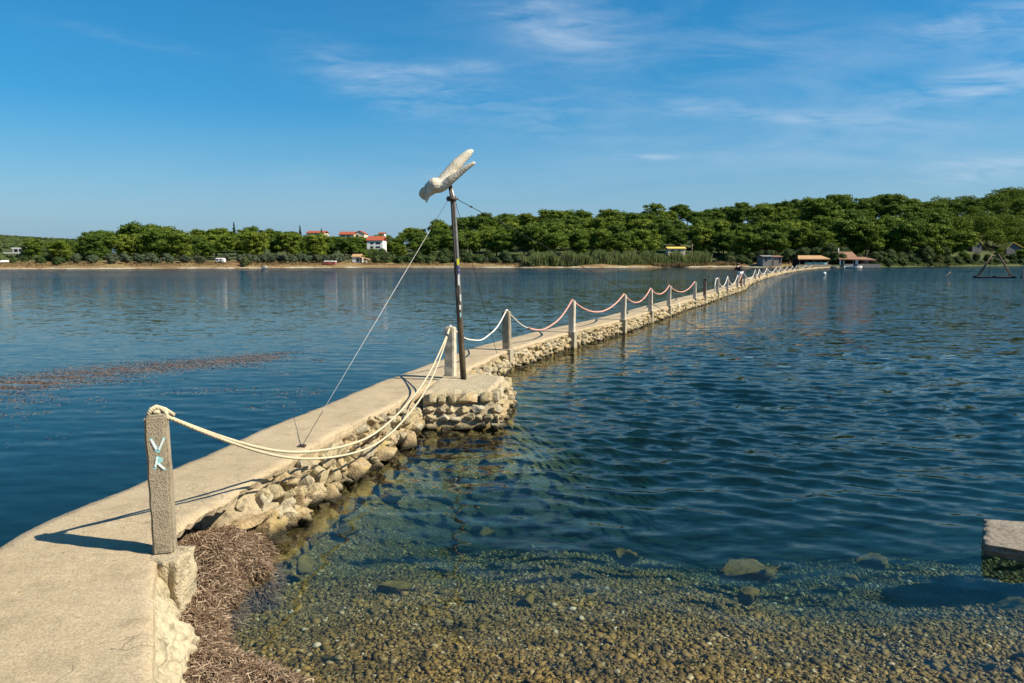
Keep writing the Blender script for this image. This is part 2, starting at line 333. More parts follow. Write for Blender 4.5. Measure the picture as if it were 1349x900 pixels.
M = {}
M['deck'] = m_deck()
M['coarse'] = m_coarse('coarse_concrete', (0.38, 0.31, 0.20), (0.50, 0.42, 0.28), (0.16, 0.135, 0.09), 75)
M['post'] = m_coarse('post_concrete', (0.28, 0.23, 0.16), (0.38, 0.32, 0.225), (0.10, 0.08, 0.055), 140, 0.45)
M['post_pale'] = m_coarse('pale_post_concrete', (0.50, 0.44, 0.34), (0.62, 0.55, 0.43), (0.30, 0.25, 0.18), 60)
M['post_red'] = m_coarse('reddish_post', (0.42, 0.24, 0.19), (0.48, 0.30, 0.24), (0.22, 0.13, 0.09), 60)
M['footing'] = m_coarse('footing_concrete', (0.33, 0.28, 0.19), (0.42, 0.36, 0.26), (0.14, 0.12, 0.08), 50)
M['mortar'] = m_coarse('mortar_rubble', (0.26, 0.21, 0.13), (0.38, 0.31, 0.20), (0.08, 0.06, 0.04), 26)
M['plaster'] = m_coarse('broken_plaster', (0.36, 0.30, 0.19), (0.47, 0.405, 0.27), (0.15, 0.12, 0.07), 34)
M['stone'] = m_stone('limestone')
M['subrock'] = m_coarse('algae_rock', (0.22, 0.20, 0.085), (0.38, 0.33, 0.15), (0.12, 0.11, 0.05), 20)
M['pebble'] = m_pebble(); M['bed'] = m_bed(); M['shore'] = m_shore(); M['water'] = m_water()
M['rope'] = m_rope('cream_rope', (0.55, 0.475, 0.32)); M['rope_white'] = m_rope('white_rope', (0.70, 0.66, 0.58)); M['rope_red'] = m_rope('salmon_rope', (0.62, 0.32, 0.25))
M['pine'] = m_leaf('pine_needles', [(0.038, 0.072, 0.012), (0.074, 0.122, 0.016), (0.12, 0.165, 0.020), (0.175, 0.215, 0.026)])
M['olive'] = m_leaf('olive_leaves', [(0.045, 0.065, 0.032), (0.085, 0.105, 0.06)])
M['bush'] = m_leaf('bush_leaves', [(0.025, 0.045, 0.014), (0.055, 0.085, 0.024), (0.10, 0.11, 0.04)])
M['cypress'] = m_leaf('cypress_leaves', [(0.012, 0.026, 0.010), (0.022, 0.042, 0.014)])
M['reed'] = m_leaf('reed_leaves', [(0.07, 0.105, 0.03), (0.14, 0.17, 0.055), (0.19, 0.20, 0.08)], 0.25, 1.0)
M['dry'] = m_leaf('dry_grass', [(0.16, 0.11, 0.05), (0.24, 0.18, 0.085)], 0.2, 1.0)
M['bark'] = simple('bark', (0.10, 0.075, 0.055), 0.95)
M['wrack'] = m_leaf('dead_seagrass', [(0.07, 0.045, 0.028), (0.15, 0.095, 0.058), (0.22, 0.145, 0.09), (0.29, 0.205, 0.135), (0.50, 0.39, 0.27)], 0.1, 1.0)
M['wrack_base'] = simple('seagrass_mat', (0.12, 0.078, 0.048), 0.95, 0.6, 45)
M['weed'] = m_leaf('floating_weed', [(0.07, 0.05, 0.04), (0.14, 0.10, 0.08), (0.21, 0.15, 0.12)], 0.0, 1.0)
M['white'] = simple('white_plaster', (0.78, 0.75, 0.70), 0.9, 0.06, 0.8)
M['cream'] = simple('cream_plaster', (0.66, 0.55, 0.38), 0.9, 0.08, 0.8)
M['grey'] = simple('grey_concrete', (0.22, 0.21, 0.19), 0.9, 0.25, 0.6)
M['glass'] = simple('dark_glass', (0.02, 0.025, 0.03), 0.15, 0.1, 1, spec=0.6)
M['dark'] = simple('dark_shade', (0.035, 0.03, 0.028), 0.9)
M['roof_red'] = m_roof('red_tiles', (0.30, 0.075, 0.04), (0.40, 0.11, 0.06)); M['roof_tan'] = m_roof('straw_roof', (0.42, 0.25, 0.12), (0.52, 0.34, 0.18)); M['roof_brown'] = m_roof('brown_tiles', (0.24, 0.13, 0.09), (0.33, 0.19, 0.13))
M['canvas'] = simple('grey_canvas', (0.14, 0.14, 0.135), 0.9, 0.2, 1)
M['yellow'] = simple('yellow_sheet', (0.75, 0.50, 0.10), 0.7, 0.15, 1)
M['wood'] = simple('weathered_wood', (0.20, 0.14, 0.10), 0.9, 0.4, 8)
M['darkwood'] = simple('tarred_wood', (0.035, 0.03, 0.028), 0.9, 0.4, 8)
M['steel'] = simple('pole_steel', (0.30, 0.26, 0.22), 0.35, 0.35, 14, metal=0.7)
M['steel_dark'] = simple('pole_dark', (0.075, 0.06, 0.05), 0.5, 0.3, 20, metal=0.4)
M['wire_dark'] = simple('dark_cable', (0.03, 0.03, 0.03), 0.6, 0.1)
M['wire_pale'] = simple('pale_cord', (0.62, 0.60, 0.55), 0.7, 0.1)
M['bird'] = None
M['blue_paint'] = simple('pale_blue_paint', (0.30, 0.60, 0.62), 0.8, 0.15, 50)
M['white_paint'] = simple('white_paint', (0.80, 0.80, 0.76), 0.8, 0.12, 50)
M['sticker_yellow'] = simple('yellow_sticker', (0.75, 0.72, 0.05), 0.5, 0.1)
M['sticker_blue'] = simple('blue_sticker', (0.05, 0.07, 0.28), 0.5, 0.1)
M['red_paint'] = simple('red_hull', (0.55, 0.16, 0.12), 0.5, 0.1)
M['skin'] = simple('skin', (0.45, 0.27, 0.18), 0.6, 0.08); M['black_cloth'] = simple('black_cloth', (0.02, 0.02, 0.024), 0.9, 0.2)
M['white_cloth'] = simple('white_cloth', (0.72, 0.72, 0.72), 0.9, 0.05); M['hair'] = simple('hair', (0.05, 0.035, 0.025), 0.7)

# ------------------------------------------------------------------ path of the causeway
DECK = 0.38
RE = np.array([(-1.96, 4.02), (-2.00, 4.45), (-1.92, 4.94), (-1.88, 5.46), (-1.80, 5.95), (-1.74, 6.35), (-1.64, 7.0), (-1.38, 8.06), (-1.04, 9.75), (-0.65, 11.2), (-0.09, 13.6),
    (1.25, 16.99), (2.0, 18.6), (3.0, 20.75), (4.35, 24.1), (5.5, 27.0), (7.56, 32.1), (9.1, 35.6), (10.6, 39.3), (12.3, 43.7), (14.2, 48.0), (15.8, 51.8), (19.2, 62), (23.2, 72.9), (30.4, 91.1), (40.7, 115.7), (58.4, 157.0), (82.2, 206), (104, 247)])
def edge_x(y): return np.interp(y, RE[:, 1], RE[:, 0])
def width(y): return np.interp(y, [4, 5, 6, 8, 60, 250], [0.92, 0.82, 0.74, 0.74, 0.9, 1.3])
ys = [4.02]
while ys[-1] < 246.5:
    ys.append(ys[-1] + (0.04 if ys[-1] < 12 else max(0.06, 0.012 * ys[-1])))
ys = np.array(ys)
# smooth the edge a little
ex = edge_x(ys); k = np.ones(9) / 9
exs = np.convolve(np.pad(ex, 4, mode='edge'), k, 'valid'); 
tx = np.gradient(exs, ys); nl = np.sqrt(1 + tx ** 2); NX = 1 / nl; NY = -tx / nl     # outward (right) normal
def frame(y):
    i = np.interp(y, ys, np.arange(len(ys))); i0 = int(i)
    return Vector((float(np.interp(y, ys, exs)), y, 0)), Vector((float(NX[i0]), float(NY[i0]), 0)).normalized()
def n3(v, s=1.0): return noise.noise(Vector(v) * s)

causeway = empty('stone_causeway', (-1.9, 4.0, 0), 0, 'long narrow stone causeway with a pale concrete deck crossing the bay to the far shore', 'causeway')
def local(o): # keep world geometry while parented to an Empty off the origin
    o.matrix_parent_inverse = Matrix.Translation(-Vector(o.parent.location)); return o

# deck slab
def deck_mesh():
    V = []; nc = 13
    for j, y in enumerate(ys):
        w = float(width(y)); e = Vector((exs[j], y, 0)); n = Vector((NX[j], NY[j], 0)).normalized()
        jag = 0.018 * n3((e.x * 5, y * 5, 1)) + 0.012 * n3((e.x * 19, y * 19, 3)); jl = 0.015 * n3((e.x * 4, y * 4, 9)) + 0.01 * n3((e.x * 17, y * 17, 5))
        row = []
        # right lower edge (jagged), then top from right to left, then left lower
        th = 0.085 + 0.05 * n3((y * 3.1, 2, 4)) + 0.03 * n3((y * 13, 2, 4))
        if y < 5.4: th = max(0.03, th - 0.02)
        th += 0.05 * float(sst(y, 6.0, 6.8) * (1 - sst(y, 9.0, 9.6)))
        row.append(e + n * (jag - 0.16) + Vector((0, 0, DECK - th - 0.01)))
        row.append(e + n * (jag + 0.018 * n3((y * 23, 0, 0)) - 0.012) + Vector((0, 0, DECK - th)))
        row.append(e + n * (jag + 0.012 * n3((y * 31, 7, 0)) + 0.004) + Vector((0, 0, DECK - th * 0.45)))
        row.append(e + n * jag + Vector((0, 0, DECK - 0.022)))
        for c in range(nc):
            t = c / (nc - 1); off = -(0.012 + t * (w - 0.024))
            z = DECK + 0.006 * n3((e.x + off, y, 0), 2.5) + 0.004 * n3((e.x + off, y, 0), 11)
            if c in (0, nc - 1): z -= 0.006
            row.append(e + n * (off + (jag if c == 0 else (jl if c == nc - 1 else 0))) + Vector((0, 0, z)))
        row.append(e + n * (-w + jl) + Vector((0, 0, DECK - 0.02))); row.append(e + n * (-w + jl + 0.01) + Vector((0, 0, DECK - 0.11))); row.append(e + n * (-w + 0.16) + Vector((0, 0, DECK - 0.12)))
        V.append(row)
    A = np.array([[tuple(p) for p in r] for r in V]); nu, nv = A.shape[:2]
    F = grid_faces(nu, nv)
    me = np_mesh('deck', A.reshape(-1, 3), F, 4); return me
def crisp(o, nv, a, b):
    n = len(o.data.polygons); k = nv - 1; sm = np.array([(a <= i % k < b) for i in range(n)]); o.data.polygons.foreach_set('use_smooth', sm); return o
crisp(local(link('deck', deck_mesh(), M['deck'], causeway)), 20, 4, 16)

# near landing slab (its right edge runs towards the viewer) joined to the deck
def landing():
    rp = [(-1.955, 4.012), (-1.74, 3.52), (-1.53, 3.07), (-1.30, 2.58), (-1.02, 1.95), (-0.7, 1.2), (-0.3, 0.3), (0.0, -0.6)]
    lp = [(-2.875, 4.012), (-2.83, 3.52), (-2.74, 3.07), (-2.60, 2.58), (-2.38, 1.95), (-2.1, 1.2), (-1.75, 0.3), (-1.4, -0.6)]
    n = 120; nc = 34; tt = np.linspace(0, len(rp) - 1, n); rx = np.interp(tt, range(len(rp)), [p[0] for p in rp]); ry = np.interp(tt, range(len(rp)), [p[1] for p in rp])
    lx = np.interp(tt, range(len(lp)), [p[0] for p in lp]); ly = np.interp(tt, range(len(lp)), [p[1] for p in lp]); V = []
    for j in range(n):
        row = []; jag = 0.012 * n3((rx[j] * 7, ry[j] * 7, 1)) + 0.008 * n3((rx[j] * 25, ry[j] * 25, 1))
        r = Vector((rx[j] + jag, ry[j], 0)); l = Vector((lx[j], ly[j], 0))
        row.append(r + Vector((-0.2, 0, DECK - 0.2))); row.append(r + Vector((0.012, 0, DECK - 0.10 + 0.02 * n3((j * 0.3, 0, 0))))); row.append(r + Vector((0.006, 0, DECK - 0.012)))
        for c in range(nc):
            t = c / (nc - 1); p = r.lerp(l, 0.008 + t * 0.985); z = DECK + 0.003 + 0.007 * n3(p, 2.5) + 0.004 * n3(p, 14)
            if c == 0: z -= 0.004
            row.append(Vector((p.x, p.y, z)))
        row.append(l + Vector((0, 0, DECK - 0.02))); row.append(l + Vector((0.02, 0, -0.6))); V.append(row)
    A = np.array([[tuple(p) for p in r] for r in V]); nu, nv = A.shape[:2]
    return np_mesh('landing_slab', A.reshape(-1, 3), grid_faces(nu, nv), 4)
crisp(local(link('landing_slab', landing(), M['deck'], causeway)), 39, 3, 36)

# mortar core under the deck; undermined hollow near the first post
def core():
    V = []
    for j, y in enumerate(ys[::3]):
        e, n = frame(float(y)); w = float(width(y)); hol = float(sst(y, 5.35, 4.85)) * 0.42
        bo = float(np.interp(y, [5, 9.2, 10.2, 250], [0.22, 0.22, 0.05, 0.05])) * (1 - min(1, hol * 2.4)); jit = 0.03 * n3((y * 3, 0, 2))
        V.append([e + n * (-0.07 - hol + jit) + Vector((0, 0, DECK - 0.05)), e + n * (-0.005 + bo * 0.5 - hol + jit) + Vector((0, 0, 0.16)), e + n * (bo + 0.01 - hol) + Vector((0, 0, -0.1)), e + n * (bo + 0.05 - hol) + Vector((0, 0, -3)),
                  e + n * (-w - 0.25) + Vector((0, 0, -3)), e + n * (-w - 0.08 + jit) + Vector((0, 0, -0.1)), e + n * (-w + 0.04) + Vector((0, 0, DECK - 0.05))])
    A = np.array([[tuple(p) for p in r] for r in V]); nu, nv = A.shape[:2]; F = grid_faces(nu, nv)
    capA = list(range(nv)); base = (nu - 1) * nv
    me = np_mesh('core', A.reshape(-1, 3), F, 4); return me
local(link('wall_core', core(), M['mortar'], causeway, True))

# stones: rounded, noisy blocks gathered in one mesh
def stone_template(sub):
    bm = bmesh.new(); bmesh.ops.create_cube(bm, size=2.0); bmesh.ops.subdivide_edges(bm, edges=bm.edges[:], cuts=sub, use_grid_fill=True)
    V = np.array([v.co[:] for v in bm.verts]); F = np.array([[v.index for v in f.verts] for f in bm.faces]); bm.free(); return V, F
TMPL = {k: stone_template(k) for k in (2, 4, 7)}
def superq(V, p):
    n = (np.abs(V) ** p).sum(1) ** (1 / p); return V / n[:, None]
def make_stones(specs, name, lod=4):
    """specs: (centre, half sizes, axes 3x3 rows, power, roughness)"""
    T, F = TMPL[lod]; Vs = []; Fs = []; off = 0
    for (c, hs, ax, p, rg) in specs:
        U = superq(T, p); sd = rng.uniform(0, 100, 3)
        f = np.zeros(len(U))
        for k, fr in enumerate((1.1, 2.3, 4.7)):
            d = rng.normal(size=(3, 3)); ph = rng.uniform(0, 6.28, 3); f += (np.sin(U @ (d * fr).T + ph)).sum(1) / 3 / (1.5 ** k)
        # knock corners off with random planes -> faceted quarry stone
        P = U * (1 + rg * f[:, None])
        for _ in range(13 if rg > 0.08 else 5):
            nn = rng.normal(size=3); nn /= np.linalg.norm(nn); d = P @ nn; lim = rng.uniform(0.46, 0.78) * d.max(); ex_ = np.maximum(d - lim, 0); P = P - nn[None, :] * (ex_ * 1.0)[:, None]
        g = np.zeros(len(U))
        for k in range(4):
            d = rng.normal(size=(3, 3)) * (2.6 + 2.2 * k); ph = rng.uniform(0, 6.28, 3); g += np.abs(np.sin(P @ d.T + ph)).prod(1) / (1 + 0.6 * k)
        P = P * (1 - (0.16 if rg > 0.08 else (0.09 if rg > .05 else 0.025)) * (g - g.mean()))[:, None]
        P = P * np.array(hs)[None, :] @ np.array(ax) + np.array(c)[None, :]
        Vs.append(P); Fs.append(F + off); off += len(T)
    me = np_mesh(name, np.vstack(Vs), np.vstack(Fs), 4); me.polygons.foreach_set('use_smooth', [True] * len(me.polygons)); return me
def axes(t, up, tilt=0.0):
    t = Vector(t).normalized(); up = Vector(up).normalized(); n = t.cross(up).normalized(); up = n.cross(t).normalized()
    q = Matrix.Rotation(tilt, 3, n); return [tuple(q @ t), tuple(n), tuple(q @ up)]
def wall_stones():
    near = []; far = []
    def batt(y): return float(np.interp(y, [4.9, 5.2, 8.6, 9.6, 10.6, 250], [0.22, 0.34, 0.30, 0.16, 0.08, 0.06]))
    for row in range(6):
        y = 5.35 - 0.05 * row
        while y < 62:
            hw = random.choice([random.uniform(0.035, 0.07), random.uniform(0.07, 0.14)]) * (1.0 if y < 25 else 1.5)
            zc = 0.275 - 0.078 * row + random.uniform(-0.032, 0.032)
            if 9.0 < y < 9.9 : y += 0.3; continue
            e, n = frame(y + hw * 0.95); t = Vector((-n.y, n.x, 0)); 
            f = (0.38 - zc) / 0.45; out = batt(y) * (f ** 1.1) - 0.032 + random.uniform(-0.04, 0.03)
            c = e + n * out + Vector((0, 0, zc)); hh = random.uniform(0.04, 0.075) * (1.15 if hw > .09 else 1); hd = random.uniform(0.07, 0.12)
            up = (Vector((0, 0, 1)) - n * batt(y) / 0.45).normalized()
            if row == 0 and y < 9.0 and random.random() < 0.45: y += hw * 1.95 * nl_at(y); continue
            (near if y < 12 else far).append((tuple(c), (hw, hd, hh), axes(t, up, random.uniform(-0.45, 0.45)), random.uniform(3.5, 8), 0.10))
            y += hw * 1.9 * nl_at(y)
    return near, far
def nl_at(y): return float(1 / np.interp(y, ys, nl))
near, far = wall_stones()
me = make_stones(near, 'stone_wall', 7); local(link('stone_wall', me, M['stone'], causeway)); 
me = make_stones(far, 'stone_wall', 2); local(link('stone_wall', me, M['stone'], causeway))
# far rubble, coarser
sp = []
y = 62.0
while y < 245:
    e, n = frame(y); hw = random.uniform(0.2, 0.5)
    for z in (0.2, 0.02): sp.append(((e.x + n.x * 0.05, e.y, z + random.uniform(-0.05, 0.05)), (hw, 0.2, 0.12), axes((-n.y, n.x, 0), (0, 0, 1), random.uniform(-.2, .2)), 3, 0.1))
    y += hw * 1.5
local(link('stone_wall', make_stones(sp, 'stone_wall', 2), M['stone'], causeway))

# big boulders piled at the foot, each loose
def boulder(u, v, z, hs, tilt, label, name='boulder', grp=None, mat='stone', rz=0.0, p=4.5, rough=0.13):
    c = gz(u, v, z); me = make_stones([((0, 0, 0), hs, axes((math.cos(rz), math.sin(rz), 0), (0, 0, 1), tilt), p, rough)], name, 7)
    o = link(name, me, M[mat]); o.location = c; tag(o, label, 'rock', grp); return o
BT = 'limestone boulders at the foot of the causeway'
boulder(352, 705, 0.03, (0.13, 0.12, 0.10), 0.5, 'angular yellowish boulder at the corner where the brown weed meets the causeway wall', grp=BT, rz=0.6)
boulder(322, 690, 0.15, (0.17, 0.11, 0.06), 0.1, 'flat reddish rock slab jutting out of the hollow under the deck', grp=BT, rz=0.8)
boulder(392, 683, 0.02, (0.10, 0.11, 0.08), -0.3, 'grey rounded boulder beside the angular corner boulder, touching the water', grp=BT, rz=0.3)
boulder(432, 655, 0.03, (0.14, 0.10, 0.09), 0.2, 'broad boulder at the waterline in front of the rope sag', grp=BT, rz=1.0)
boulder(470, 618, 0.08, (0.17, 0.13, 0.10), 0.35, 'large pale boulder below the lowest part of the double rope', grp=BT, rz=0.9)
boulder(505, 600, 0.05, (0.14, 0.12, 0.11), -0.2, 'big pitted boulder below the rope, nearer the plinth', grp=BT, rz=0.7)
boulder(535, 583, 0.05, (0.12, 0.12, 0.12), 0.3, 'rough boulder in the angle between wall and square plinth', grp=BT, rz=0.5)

# plinth under the sculpture
plinth = empty('stone_plinth', (-0.6, 9.3, 0), 0, 'squat square masonry plinth of cut limestone beside the deck, carrying the bird pole', 'plinth')
def build_plinth():
    # corners at deck height and at water (front-left, front-right, back-right, back-left)
    T = [Vector((-1.10, 9.02, 0)), Vector((-0.24, 9.10, 0)), Vector((-0.06, 10.3, 0)), Vector((-0.95, 10.6, 0))]
    B = [Vector((-1.03, 8.68, 0)), Vector((-0.10, 8.72, 0)), Vector((0.06, 10.5, 0)), Vector((-0.95, 10.6, 0))]
    zt = DECK + 0.03
    mb = MB(); k = 0.05
    def ins(P, f=0.06):
        c = sum(P, Vector()) / 4; return [p + (c - p).normalized() * f for p in P]
    a = ins(T, 0.03); b = ins(B, 0.025)
    mb.poly([(*p.xy, zt - 0.04) for p in a] + [(*p.xy, -0.05) for p in b] + [(*p.xy, -1.5) for p in b], [(3, 2, 1, 0), (0, 1, 5, 4), (1, 2, 6, 5), (2, 3, 7, 6), (3, 0, 4, 7), (4, 5, 9, 8), (5, 6, 10, 9), (6, 7, 11, 10), (7, 4, 8, 11)])
    local(mb.build('core', M['mortar'], plinth))
    specs = []
    rows = [(0.0, [0.13, 0.085, 0.075, 0.20, 0.13]), (0.30, [0.10, 0.09, 0.10, 0.12, 0.16, 0.11]), (0.55, [0.11, 0.13, 0.12, 0.10, 0.09, 0.11]), (0.76, [0.12, 0.10, 0.17, 0.12, 0.1]), (0.96, [0.1, 0.14, 0.1, 0.13])]
    zs = [zt - 0.025, 0.255, 0.155, 0.06, -0.03, -0.12]
    for side in range(3):
        a0, a1, b0, b1 = T[side], T[(side + 1) % 4], B[side], B[(side + 1) % 4]
        for r in range(5):
            z1, z0 = zs[r], zs[r + 1]; zc = (z1 + z0) / 2; f = (zt - zc) / zt; f = min(f, 1.15)
            p0 = a0.lerp(b0, f); p1 = a1.lerp(b1, f); L = (p1 - p0).length; t = (p1 - p0).normalized(); n = Vector((t.y, -t.x, 0))
            x = 0.02; ws = rows[r][1] if side == 0 else None; i = 0
            tot = sum(ws) if ws else 0
            while x < L - 0.05:
                w = (ws[i] / tot * (L - 0.02 - 0.012 * len(ws))) if ws and i < len(ws) else random.uniform(0.10, 0.22)
                w *= random.uniform(.85, 1.15) if r else 1
                w = min(w, L - 0.01 - x)
                if w < 0.04: break
                c = p0 + t * (x + w / 2) - n * 0.035
                jz = random.uniform(-0.004, 0.004) if r == 0 else random.uniform(-0.018, 0.018)
                specs.append(((c.x, c.y, zc + jz), (w / 2 * (random.uniform(0.94, 1.0) if r == 0 else random.uniform(.98, 1.08)), 0.08, (z1 - z0) / 2 * (random.uniform(0.94, 1.0) if r == 0 else random.uniform(0.98, 1.22))), axes(t, (Vector((0, 0, 1)) - n * 0.5 * (1 if side == 0 else 0.3)), 0 if r == 0 else random.uniform(-.14, .14)), random.uniform(5, 8) if r < 1 else random.uniform(2.8, 4.6), 0.04 if r < 1 else 0.085))
                x += w + 0.012; i += 1
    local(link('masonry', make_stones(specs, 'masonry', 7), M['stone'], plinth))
    # top cap of cracked mortar and flat stones
    V = []; n = 26
    for i in range(n):
        row = []
        for j in range(n):
            s = i / (n - 1); t = j / (n - 1); p = T[0].lerp(T[1], s).lerp(T[3].lerp(T[2], s), t)
            z = zt + 0.012 * n3((p.x * 6, p.y * 6, 0)) + 0.008 * n3((p.x * 20, p.y * 20, 0)); edge = min(s, 1 - s, t, 1 - t)
            z += 0.02 * max(0, n3((p.x * 3, p.y * 3, 7))); cc = (T[0] + T[1] + T[2] + T[3]) / 4; p = p + (cc - p) * 0.035
            if edge < 0.02: z -= 0.05; p = p + Vector((n3((p.x * 12, p.y * 12, 4)) * 0.05, n3((p.x * 12, p.y * 12, 8)) * 0.05, 0))
            row.append((p.x, p.y, z))
        V.append(row)
    A = np.array(V); local(link('top_cap', np_mesh('top_cap', A.reshape(-1, 3), grid_faces(n, n), 4), M['coarse'], plinth, True))
build_plinth()

# rubble and broken plaster against the landing slab, with the block under the first post
def lump_face():
    V = []; n = 180; mrows = 30
    for i in range(n):
        y = 3.92 - 2.6 * i / (n - 1); x0 = float(np.interp(y, [1.2, 1.95, 2.58, 3.07, 3.52, 4.0], [-0.7, -1.02, -1.30, -1.53, -1.74, -1.955])); row = []
        for j in range(mrows):
            t = j / (mrows - 1); z = (DECK - 0.035) * (1 - t) + (-0.12) * t
            out = -0.01 + t * 0.20 + 0.14 * max(0, n3((y * 3.2, z * 4, 0))) * (0.3 + t) + 0.07 * abs(n3((y * 8, z * 10, 4))) * min(1, t * 4) + 0.045 * n3((y * 24, z * 26, 4)) * min(1, t * 4)
            row.append((x0 + out * 0.9, y + out * 0.3, z))
        V.append(row)
    A = np.array(V); return np_mesh('broken_edge', A.reshape(-1, 3), grid_faces(n, mrows), 4)
local(link('broken_edge', lump_face(), M['plaster'], causeway, False))
def block():
    bm = bmesh.new(); bmesh.ops.create_cube(bm, size=1.0); bmesh.ops.subdivide_edges(bm, edges=bm.edges[:], cuts=14, use_grid_fill=True)
    for v in bm.verts:
        x, y, z = v.co; w = 1 + 0.14 * (0.5 - z)
        w *= 1 + 0.10 * n3((z * 3, y, 2)); q = Vector((x * 0.18 * w, y * 0.22, z * 0.50)); d = 0.014 * n3(v.co, 9) + 0.022 * n3(v.co, 4) - (0.03 * abs(n3(v.co, 5)) if z < 0.3 else 0)
        q += Vector((x, y, 0)).normalized() * d if (x or y) else Vector(); v.co = q + Vector((-1.862, 3.985, DECK - 0.247))
    me = bpy.data.meshes.new('post_block'); bm.to_mesh(me); bm.free(); return me
o = local(link('post_block', block(), M['coarse'], causeway, True))
# crumbling plaster tongues and rubble around the hollow
specs = []
for (u, v, z, hs, rz) in [(338, 640, 0.27, (0.10, 0.06, 0.09), 1.0), (318, 665, 0.24, (0.05, 0.05, 0.04), 0.6), (352, 650, 0.20, (0.09, 0.07, 0.08), 1.0), (370, 655, 0.13, (0.09, 0.07, 0.07), 0.8), 
    (375, 680, 0.08, (0.08, 0.07, 0.06), 0.5), (405, 640, 0.14, (0.08, 0.07, 0.07), 0.9)]:
    c = gz(u, v, z); specs.append((tuple(c), hs, axes((math.cos(rz), math.sin(rz), 0), (0, 0, 1), random.uniform(-.3, .3)), 2.8, 0.16))
for q in specs: local(link('rubble_stone', make_stones([q], 'rubble_stone', 7), M['plaster'], causeway))

# ------------------------------------------------------------------ posts
def roughen(me, amp, fr):
    for v in me.vertices: v.co += Vector((n3(v.co, fr), n3(v.co + Vector((9, 0, 0)), fr), 0.3 * n3(v.co + Vector((0, 9, 0)), fr))) * amp
def post_bm(w, h, lean=(0, 0)):
    bm = bmesh.new(); bmesh.ops.create_cube(bm, size=1.0)
    for v in bm.verts: v.co = Vector((v.co.x * w, v.co.y * w, (v.co.z + 0.5) * h))
    bmesh.ops.bevel(bm, geom=bm.edges[:], offset=0.012, segments=2, affect='EDGES')
    bmesh.ops.subdivide_edges(bm, edges=[e for e in bm.edges if abs(e.verts[0].co.z - e.verts[1].co.z) > 0.3], cuts=24)
    for v in bm.verts:
        v.co.x += lean[0] * v.co.z / h; v.co.y += lean[1] * v.co.z / h
    return bm
ORD = ['first', 'second', 'third', 'fourth', 'fifth', 'sixth', 'seventh', 'eighth', 'ninth', 'tenth', 'eleventh', 'twelfth', 'thirteenth', 'fourteenth', 'fifteenth', 'sixteenth', 'seventeenth', 'eighteenth', 'nineteenth', 'twentieth', 'twenty-first', 'twenty-second', 'twenty-third', 'twenty-fourth']
POSTS = []  # (x, y, height above deck, width, material, footing)
POSTS.append((-1.90, 4.02, 0.765, 0.110, 'post', False)); POSTS.append((-0.84, 10.27, 0.70, 0.135, 'post_pale', False))
POSTS.append((-0.09, 13.60, 0.70, 0.135, 'post', True)); POSTS.append((1.35, 17.02, 0.71, 0.13, 'post_pale', True)); POSTS.append((3.04, 20.7, 0.69, 0.13, 'post_pale', True))
for (u, v, m) in [(856, 426, 'post_pale'), (876, 417, 'post_pale'), (905, 405, 'post_pale'), (930, 401, 'wood'), (941, 395, 'post_pale'), (952, 390, 'post_pale'), (970, 386, 'post_pale'), (980, 384.3, 'post_red'), (983.5, 382.6, 'post_pale'),
    (993, 372, 'post_pale'), (1001, 370, 'post_pale'), (1009, 366.6, 'post_pale'), (1020, 363.5, 'post_pale'), (1028, 362, 'post_pale'), (1035, 360, 'post_pale'), (1042, 358.5, 'post_pale'), (1048, 357.5, 'post_pale'), (1054, 356, 'post_pale'), (1064, 355.2, 'post_pale')]:
    p = gz(u, v, 0); e, n = frame(p.y); h = 0.72 if m != 'wood' else 0.78
    POSTS.append((e.x + 0.02, p.y, h + (0.05 if p.y > 60 else 0), 0.13 if p.y < 60 else 0.17, m, True))
TOPS = []
